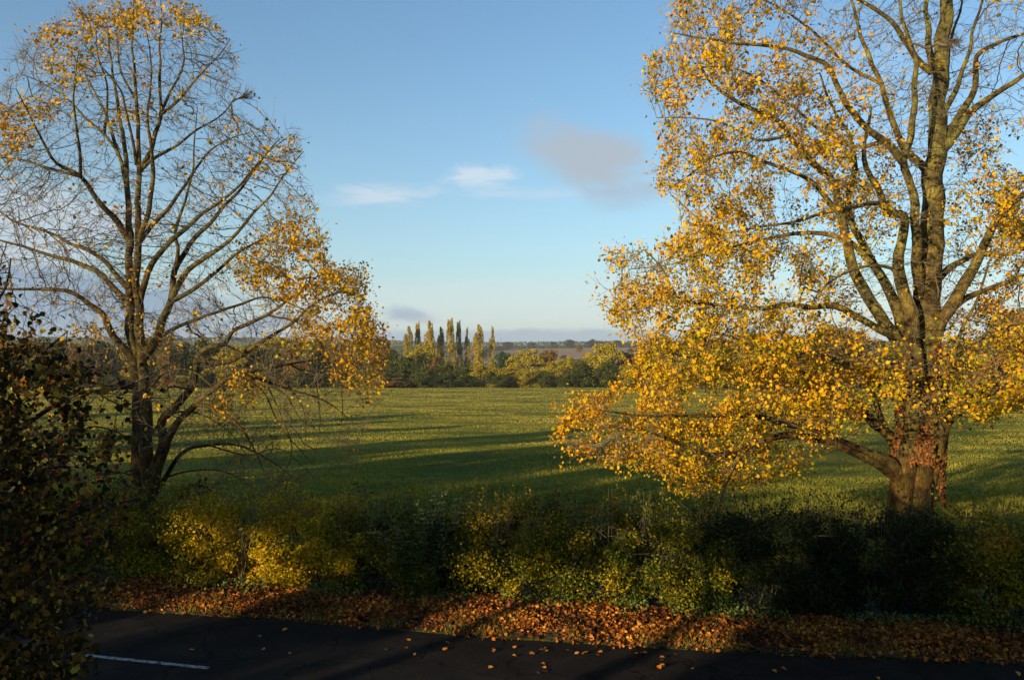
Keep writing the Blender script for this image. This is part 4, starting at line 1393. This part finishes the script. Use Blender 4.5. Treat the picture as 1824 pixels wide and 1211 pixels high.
HP = [
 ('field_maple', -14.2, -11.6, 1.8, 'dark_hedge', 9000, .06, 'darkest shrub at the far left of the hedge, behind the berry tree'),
 ('field_maple', -11.7, -9.4, 1.85, 'maple_hedge', 10000, .06, 'dull olive hedge shrub at the foot of the left tree'),
 ('field_maple', -9.5, -7.6, 1.95, 'maple_hedge', 12000, .055, 'olive and gold hedge shrub right of the left tree\'s foot'),
 ('field_maple', -7.7, -5.6, 1.85, 'bright_hedge', 14000, .055, 'brightest yellow hedge shrub, sunlit above the left drift of leaves'),
 ('field_maple', -5.7, -3.8, 1.90, 'bright_hedge', 13000, .055, 'orange-gold hedge shrub between the brightest yellow one and the dark middle'),
 ('hawthorn', -3.9, -2.0, 1.95, 'thorn_hedge', 12000, .052, 'dim hawthorn left of the pale green elder in the hedge'),
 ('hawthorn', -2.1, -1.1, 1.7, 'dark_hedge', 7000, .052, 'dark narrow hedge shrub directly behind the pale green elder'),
 ('hawthorn', -1.2, .5, 1.9, 'maple_hedge', 12000, .052, 'orange-tipped hawthorn right of the pale green elder'),
 ('hawthorn', .4, 2.4, 2.0, 'thorn_hedge', 13500, .052, 'hawthorn lit low down above the brightest patch of fallen leaves'),
 ('hawthorn', 2.3, 4.4, 1.95, 'thorn_hedge', 13500, .052, 'green-gold hawthorn at the right end of the sunlit hedge'),
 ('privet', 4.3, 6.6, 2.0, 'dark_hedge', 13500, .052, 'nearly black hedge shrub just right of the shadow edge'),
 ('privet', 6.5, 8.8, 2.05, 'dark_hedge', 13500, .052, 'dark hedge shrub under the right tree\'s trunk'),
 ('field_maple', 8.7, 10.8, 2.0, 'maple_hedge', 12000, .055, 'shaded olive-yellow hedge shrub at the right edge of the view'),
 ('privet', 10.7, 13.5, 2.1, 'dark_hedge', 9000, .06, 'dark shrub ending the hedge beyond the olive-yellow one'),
]
for k, (nm, a0, a1, hh, mt, nl, sz, lab) in enumerate(HP):
    hedge_plant(nm, a0, a1, hh, mt, nl, sz, lab, seed=k)

# elder with compound pale leaves rising above the hedge
def shoot_shrub(name, px, label, height, n_st, mat, seed, width=.5, leafl=.11, cat='shrub', z_leaf=.1):
    st = np.random.default_rng(seed)
    x0 = None
    D = 18.6
    for _ in range(4):
        x0 = (px - CX) * D / F
        D = float(hedge_foot(x0)) + .15
    o = empty(name, (x0, D, .1), label=label, cat=cat)
    Cs, A_, B_ = [], [], []
    for k in range(n_st):
        tip = np.array([st.normal(0, width), st.normal(0, width * .5), height * st.uniform(.6, 1.0)])
        pts = np.array([(st.normal(0, .08), st.normal(0, .05), 0), tip * np.array([.35, .35, .5]), tip])
        cpts = catmull(pts, .08)
        obj('stem', tube(cpts, np.linspace(.014, .004, len(cpts)), 5), M['twig'], o, sm=True)
        for q in cpts[3:]:
            if q[2] < z_leaf:
                continue
            for s_ in range(2):
                d = unit(np.array([st.normal(0, 1), st.normal(0, .7), st.uniform(-.1, .4)]))
                for u_ in (.35, .6, .85, 1.1):
                    for w_ in (-1, 1):
                        sidev = unit(np.cross(d, np.array([0, 0, 1.])))
                        Cs.append(q + d * u_ * .16 + sidev * w_ * .045)
                        A_.append(unit(d * .5 + sidev * w_))
                        B_.append(unit(np.array([0, 0, .6]) + st.normal(size=3) * .4))
    C = np.array(Cs)
    a_ = np.array(A_)
    b_ = np.array(B_)
    b_ = unit(b_ - a_ * (a_ * b_).sum(1, keepdims=True))
    nn = np.cross(a_, b_)
    obj('foliage', leaf_geo(C, leafl * st.uniform(.6, 1.1, len(C)), st.random(len(C)), 'hex', a_, nn), M[mat], o, kind='stuff')
shoot_shrub('elder', 768, 'pale green elder with feathery leaves standing taller than the hedge', 2.45, 7, 'elder_leaf', 3, .35, .075)
shoot_shrub('elder', 735, 'second elder beside the taller one, its shoots leaning left', 2.1, 4, 'elder_leaf', 5, .35, .07)
shoot_shrub('dog_rose', 1000, 'light green shoots poking out of the hedge top right of centre', 2.25, 5, 'elder_leaf', 9, .45, .05, z_leaf=1.6)
shoot_shrub('dog_rose', 430, 'light green shoots above the brightest yellow part of the hedge', 2.05, 4, 'elder_leaf', 12, .3, .045, z_leaf=1.4)

shoot_shrub('bramble', 300, 'dark bramble thicket at the foot of the left tree, behind the hedge', 1.6, 9, 'dark_hedge', 21, .7, .07)
bramble = bpy.data.objects['bramble']
bramble.location = (-8.9, 22.2, 0.0)
bramble.scale = (1.6, 1.3, 1.35)


# ------------------------------------------------------------------ fallen leaves
def litter(n, xr, dens, kind='dia', size=.085, mat='litter', name='leaf_litter', label=None):
    x = rng.uniform(xr[0], xr[1], n)
    t = rng.random(n)
    e0 = road_edge(x)
    h0 = hedge_foot(x) + .1
    wob = np.array([mnoise.noise(Vector((q * .8, 0, 0))) for q in x]) * .3
    lo = e0 - .10 + wob * .6
    y = lo + (h0 - lo) * t
    drift = np.clip((y - lo) / .5, .12, 1)
    keep = rng.random(n) < drift
    x, y = x[keep], y[keep]
    zb = np.interp(y - road_edge(x), [-.4, 0, .5, 2], [.01, .035, .10, .17])
    z = zb + rng.uniform(0.0, .10, len(x)) * np.clip((y - road_edge(x)) / .6 + .3, .15, 1)
    C = np.stack([x, y, z], -1)
    w = unit(rng.normal(scale=.85, size=(len(C), 3)) + np.array([0, 0, 1.]))
    a_ = rng.normal(size=(len(C), 3))
    a_ = unit(a_ - w * (a_ * w).sum(1, keepdims=True))
    b_ = np.cross(w, a_)
    return C, a_, b_
C, a_, b_ = litter(60000, (-16, 15), 1)
obj('leaf_litter', leaf_geo(C, rng.lognormal(-2.82, .34, len(C)).clip(.03, .13), np.clip(rng.random(len(C)) * .8 + .35 * clumps(C, 1.1, 4), 0, 1), 'hex', a_, b_), M['litter'], kind='stuff',
    label='deep drift of copper fallen leaves between the road and the hedge', cat='fallen leaves')
# fallen twigs lying in the drift, and wisps of grass at the road edge
n = 420
x = rng.uniform(-12, 13, n)
y = road_edge(x) + rng.uniform(.0, 1.9, n)
z = np.interp(y - road_edge(x), [0, .5, 2], [.08, .15, .24])
an = rng.uniform(0, 6.28, n)
L = rng.uniform(.08, .45, n)
A = np.stack([x, y, z], -1)
B = A + np.stack([np.cos(an) * L, np.sin(an) * L, rng.uniform(-.03, .08, n)], -1)
obj('fallen_twigs', segs(A, B, .006, .003, 4), M['twig'], kind='stuff', label='small fallen twigs lying in the leaf drift on the verge', cat='twigs')
n = 9000
x = rng.uniform(-13, 13, n)
ck = np.array([mnoise.noise(Vector((q * .7, 8, 0))) for q in x])
x = x[ck > .0]
y = road_edge(x) + np.abs(rng.normal(scale=.7, size=len(x)))
hh = rng.uniform(.06, .2, len(x))
C0 = np.stack([x, y, np.interp(y - road_edge(x), [0, .5, 2], [.03, .09, .15])], -1)
wv = .005 * unit(rng.normal(size=(len(x), 3)) * np.array([1, .4, 0]))
tv = np.stack([rng.normal(scale=.4, size=len(x)), rng.normal(scale=.4, size=len(x)), np.ones(len(x))], -1) * hh[:, None]
obj('verge_grass', (np.stack([C0 - wv, C0 + wv, C0 + tv], 1).reshape(-1, 3), [np.arange(len(x) * 3).reshape(-1, 3)], np.repeat(rng.random(len(x)), 3)), M['blade'],
    kind='stuff', label='thin grass wisps growing through the leaves on the verge', cat='grass')
# green weeds and ivy at the hedge foot
n = 9000
x = rng.uniform(-13, 13, n)
ck = np.array([mnoise.noise(Vector((q * .9, 3, 0))) for q in x])
x = x[ck > -.1]
y = hedge_foot(x) - rng.exponential(.22, len(x))
C = np.stack([x, y, rng.uniform(.1, .38, len(x))], -1)
obj('ground_ivy', leaf_geo(C, rng.uniform(.04, .08, len(C)), rng.random(len(C)), 'dia'), M['ivy_green'], kind='stuff',
    label='green weeds and ivy creeping out under the hedge', cat='ground cover')
# single leaves out on the asphalt
lm = [new_mesh('fallen_leaf', *leaf_geo(np.zeros((1, 3)), 1.0, v, 'hex', np.array([[1., 0, 0]]), np.array([[0, 1., 0]]))[:2], M['litter'],
               np.full(6, v)) for v in (.55, .8, .98)]
for k in range(50):
    px = random.choice([random.uniform(840, 1220), random.uniform(300, 1800)])
    x0 = (px - CX) * 16 / F
    off = .35 + abs(random.gauss(0, .75))
    y0 = float(road_edge(x0)) - off
    o = add('fallen_leaf', lm[k % 3], None, (x0, y0, .045), label='single fallen leaf lying out on the dark asphalt', cat='leaf', group='single leaves scattered on the road')
    o.scale = (random.uniform(.07, .12),) * 3
    o.rotation_euler = (random.uniform(-.35, .35), random.uniform(-.35, .35), random.uniform(0, 6.28))

# ------------------------------------------------------------------ meadow grass blades
n = 420000
D = 20.5 * (250 / 20.5) ** (rng.random(n) ** 1.05)
px = rng.uniform(-60, 1884, n)
x = (px - CX) * D / F
k = D > hedge_foot(x) + 1.6
D, x = D[k], x[k]
rough_ = np.array([mnoise.noise(Vector((a_ * .16, b_ * .30, 0))) for a_, b_ in zip(x, D)])
tall = np.clip(.10 + .16 * (rough_ + .3), .05, .4) * np.interp(D, [20, 28, 40, 80, 250], [1.7, .95, .45, .32, .45]) * rng.uniform(.6, 1.3, len(x))
C0 = np.stack([x, D, ground_z(x, D)], -1)
wv = (.006 + D * .00042)[:, None] * unit(np.stack([rng.normal(size=len(x)), rng.normal(size=len(x)) * .4, np.zeros(len(x))], -1))
tipv = np.stack([rng.normal(scale=.3, size=len(x)), rng.normal(scale=.3, size=len(x)), np.ones(len(x))], -1) * tall[:, None]
V = np.stack([C0 - wv, C0 + wv, C0 + tipv], 1).reshape(-1, 3)
fc = [np.arange(len(x) * 3).reshape(-1, 3)]
rv = np.repeat(np.clip(rng.random(len(x)) * .55 + .08 + .40 * rough_ + .22 * np.clip((D - 40) / 60, 0, 1), 0, 1), 3)  # far blades shifted lighter and yellower, sunlit tone put into the colour
obj('meadow_grass', (V, fc, rv), M['blade'], kind='stuff', label='rough grass tufts standing across the meadow', cat='grass')

# ------------------------------------------------------------------ near berry tree (left foreground)
N_limbs = [
 ('trunk', [(-120, 2100), (-90, 1700), (-60, 1300), (-50, 1100), (-60, 900), (-50, 700), (-40, 560), (-20, 480)], .11, .012, .3),
 ('limb', [(-55, 1150), (0, 1020), (40, 960), (100, 930), (160, 905), (240, 890)], .035, .006, -.6),
 ('limb', [(-55, 1000), (0, 900), (50, 850), (110, 830), (180, 845), (250, 835)], .03, .006, .6),
 ('limb', [(-50, 860), (10, 790), (70, 740), (140, 700), (220, 690), (300, 650)], .03, .005, .2),
 ('limb', [(-50, 760), (0, 690), (60, 640), (120, 590)], .028, .005, -.5),
 ('limb', [(-50, 1200), (0, 1120), (50, 1090), (110, 1090)], .035, .006, .2),
 ('limb', [(-60, 1300), (-10, 1220), (50, 1180), (100, 1190)], .035, .006, -.4),
 ('limb', [(-50, 640), (-20, 560), (10, 510), (20, 460)], .022, .005, -.2),
]
N_out = [(-200, 470), (-40, 440), (30, 440), (55, 560), (80, 620), (150, 640), (260, 650), (330, 640), (320, 700), (270, 740), (230, 800), (270, 870), (220, 930), (190, 1010), (200, 1080), (160, 1130),
         (140, 1260), (-200, 1300)]
def N_depth(px, py):
    return np.full_like(px, .95)
def N_attw(px, py):
    return np.clip(1.05 - (px - 60) / 260, .16, 1) * np.clip((py - 420) / 260, .3, 1)
def N_leaf(px, py, C):
    return np.clip(1.7 - (px - 70) / 105, .16, 1.8) * np.clip(.9 + 1.6 * clumps(C, 3.0, 2), .1, 1.8) * np.clip((py - 430) / 200, .5, 1.0)
near_tree = empty('crab_apple_tree', label='dark near tree with small red fruits filling the left edge of the view', cat='tree')
Nn, Nhost = grow_tree(near_tree, N_limbs, 6.2, N_out, 2000, N_depth, N_leaf, M['twig_dark'], M['twig_dark'], M['near_leaf'], .041, att_w=N_attw,
          tip_r=.0016, n_branch=60, twiglets=2, step=.08, kill=.11, twiglet_len=.13, leaf_per=3.8, spread=.06, n_leaf_parts=300, jitter=.3)
# berries
th = np.linspace(0, 2 * np.pi, 8, endpoint=False)
rings = []
for ph in (-60, -20, 20, 60):
    c_, s_ = math.cos(math.radians(ph)), math.sin(math.radians(ph))
    rings.append(np.stack([np.cos(th) * c_, np.sin(th) * c_, np.full(8, s_)], -1))
V = np.vstack(rings + [np.array([[0, 0, -.9], [0, 0, .9]])])
fq = np.array([[r * 8 + j_, r * 8 + (j_ + 1) % 8, (r + 1) * 8 + (j_ + 1) % 8, (r + 1) * 8 + j_] for r in range(3) for j_ in range(8)])
ft = np.array([[32, (j_ + 1) % 8, j_] for j_ in range(8)] + [[33, 24 + j_, 24 + (j_ + 1) % 8] for j_ in range(8)])
bm_ = new_mesh('berry', V, [fq, ft], M['berry'], None, True)
hx, hy = project(Nhost)
cand = np.where((hx > -5) & (hx < 310) & (hy > 600) & (hy < 960) & (Nhost[:, 1] < 6.3))[0]
rng.shuffle(cand)
for q in cand[:42]:
    for k in range(random.choice([1, 2, 3])):
        o = bpy.data.objects.new('berry', bm_)
        COL.objects.link(o)
        o.parent = near_tree
        o.location = Nhost[q] + rng.normal(scale=.016, size=3) - np.array([0, .03, .02])
        s = random.uniform(.0075, .011)
        o.scale = (s, s, s * 1.1)

# ------------------------------------------------------------------ viewpoint house, plus unseen houses and trees added to cast shade
def house(x0, x1, y0, y1, eave, ridge, label):
    o = empty('brick_house', ((x0 + x1) / 2, (y0 + y1) / 2, 0), label=label, cat='house')
    cx_, cy_ = o.location[0], o.location[1]
    a0, a1, b0, b1 = x0 - cx_, x1 - cx_, y0 - cy_, y1 - cy_
    obj('wall', box(a0, a1, b0, b1, 0, eave), M['brick'], o)
    ov = .35
    V = np.array([(a0 - ov, b0 - ov, eave + .005), (a1 + ov, b0 - ov, eave + .005), (a1 + ov, b1 + .2, eave + .005), (a0 - ov, b1 + .2, eave + .005),
                  (a0 - ov, 0, ridge), (a1 + ov, 0, ridge)])
    roof = obj('roof', (V, [np.array([[0, 1, 5, 4], [2, 3, 4, 5], [0, 3, 2, 1]]), np.array([[0, 4, 3], [1, 2, 5]])], np.full(6, .5)), M['tile'], o)
    obj('chimney', box(a1 - 3, a1 - 2.1, -.45, .45, ridge - .6, ridge + 1.1), M['brick'], roof)
    for k, xx in enumerate(np.arange(a0 + 1.5, a1 - 1.5, 3.2)):
        for zz in (1.0, 4.1):
            if abs(xx + cx_) < 1.6 and zz > 3:
                continue
            fr = obj('window', box(xx, xx + 1.4, b1, b1 + .05, zz, zz + 1.3), M['frame'], o)
            obj('pane', box(xx + .07, xx + 1.33, b1 + .05, b1 + .058, zz + .07, zz + 1.23), M['glass'], fr)
    return o
house(-10.5, 9.5, -8.5, -.45, 5.7, 8.95, 'brick house behind the viewpoint, its shade over the road')
house(-14.6, -10.7, -13, -4.2, 5.9, 9.9, 'narrow unseen brick house beside the viewpoint, shaped to cast the shadow edge on the hedge')  # added out of view; its corner and roof set the shadow edge


house(11.5, 30, -8.5, -.45, 5.7, 8.95, 'brick house to the right of the viewpoint, added unseen to block sky light')  # unseen, added to cut sky light from behind the camera
house(-6.5, 30, -26, -19, 6.2, 10.4, 'long unseen brick house added at the back to block sky light')  # unseen back row, added to darken the shade around the verge


def shade_tree(x, y, crown_z0, top, w, label, mat='far_orange'):  # out-of-view trees; crowns sized and trees added to shape the shade
    o = empty('unseen_shade_tree', (x, y, 0), label=label, cat='tree')
    c_ = add('crown', crown_mesh('round', mat, random.randrange(4)), o)
    c_.location = (0, 0, crown_z0)
    c_.scale = (w, w, top - crown_z0)
    obj('trunk', tube(np.array([(0, 0, 0), (.1, 0, crown_z0 * .6), (0, .1, crown_z0 + (top - crown_z0) * .6)]), np.array([.3, .22, .08]), 8), M['bark'], o)
ORD = ['first', 'second', 'third', 'fourth', 'fifth', 'sixth', 'seventh', 'eighth', 'ninth', 'tenth', 'eleventh', 'twelfth', 'thirteenth', 'fourteenth',
       'fifteenth', 'sixteenth', 'seventeenth', 'eighteenth', 'nineteenth', 'twentieth', 'twenty-first', 'twenty-second', 'twenty-third', 'twenty-fourth', 'twenty-fifth']
gt = [(-15.1, -3.2, 6.3, 8.2, 3.6, 'far_orange'), (-22.0, -14.0, .5, 10.2, 4.0, 'far_dark'), (-19.2, -3.0, 6.4, 8.2, 4.0, 'willow'), (-23.9, -4.5, 0.4, 9.3, 5.2, 'far_dark'),
      (-32.6, -5.0, 1.0, 11.5, 4.8, 'far_dark'), (-35.2, -7.0, 1.0, 12.2, 6.0, 'far_dark'), (-28.5, -4.0, 7.5, 9.9, 4.6, 'far_dark'), (-30.5, -9.0, 8.2, 11.0, 5.0, 'far_dark'), (-37.5, -4.0, 1.0, 12.0, 6.0, 'far_dark'),
      (-43.0, -2.0, 1.0, 14.0, 6.5, 'far_orange'), (-48.0, 1.0, .5, 15.0, 7.5, 'far_dark'), (-45.6, -7.0, .5, 15.0, 6.5, 'far_dark'), (-40.3, -8.0, .5, 14.0, 6.0, 'far_dark'), (-52.0, -8.0, .5, 17.0, 8, 'far_dark'), (-55.0, 6.0, .5, 16.0, 7.5, 'far_dark'),
      (-60.0, -4.0, .5, 18.0, 8, 'far_dark'), (-63.0, 14.0, .5, 15.5, 8.0, 'far_dark'), (-66, 26, .5, 13, 7, 'far_dark'), (-62.0, 40.0, 1.0, 12.0, 7.0, 'far_orange'),
      (-80.0, 58.0, 1.0, 12.0, 8.0, 'far_dark'), (2, -14, .5, 17, 9, 'far_dark'), (13, -13, .5, 18, 9, 'far_dark'), (24, -12, .5, 17, 9, 'far_dark'),
      (36, -6, .5, 15, 9, 'far_dark')]  # right-hand trees added only to block sky light
for k, (x, y, z0, zt, w, mt) in enumerate(gt):
    shade_tree(x, y, z0, zt, w, f'{ORD[k]} unseen tree placed for its shade, counted from the left gap, outside the view', mt)

# ------------------------------------------------------------------ thin autumn haze
hm = bpy.data.materials.new('haze_air')
hm.use_nodes = True
hm.node_tree.nodes.clear()
hg = NG(hm.node_tree)
ho = hg.n('ShaderNodeOutputMaterial')
hv = hg.n('ShaderNodeVolumePrincipled')
hv.inputs['Color'].default_value = (0.80, 0.88, 1.0, 1)
hv.inputs['Density'].default_value = 0.00010
hv.inputs['Anisotropy'].default_value = 0.0
hg.link(hv.outputs[0], ho.inputs['Volume'])
obj('haze', box(-5200, 5200, -150, 4700, -75, 95), hm, kind='stuff', label='thin bluish air haze over the whole meadow and far hill', cat='haze')
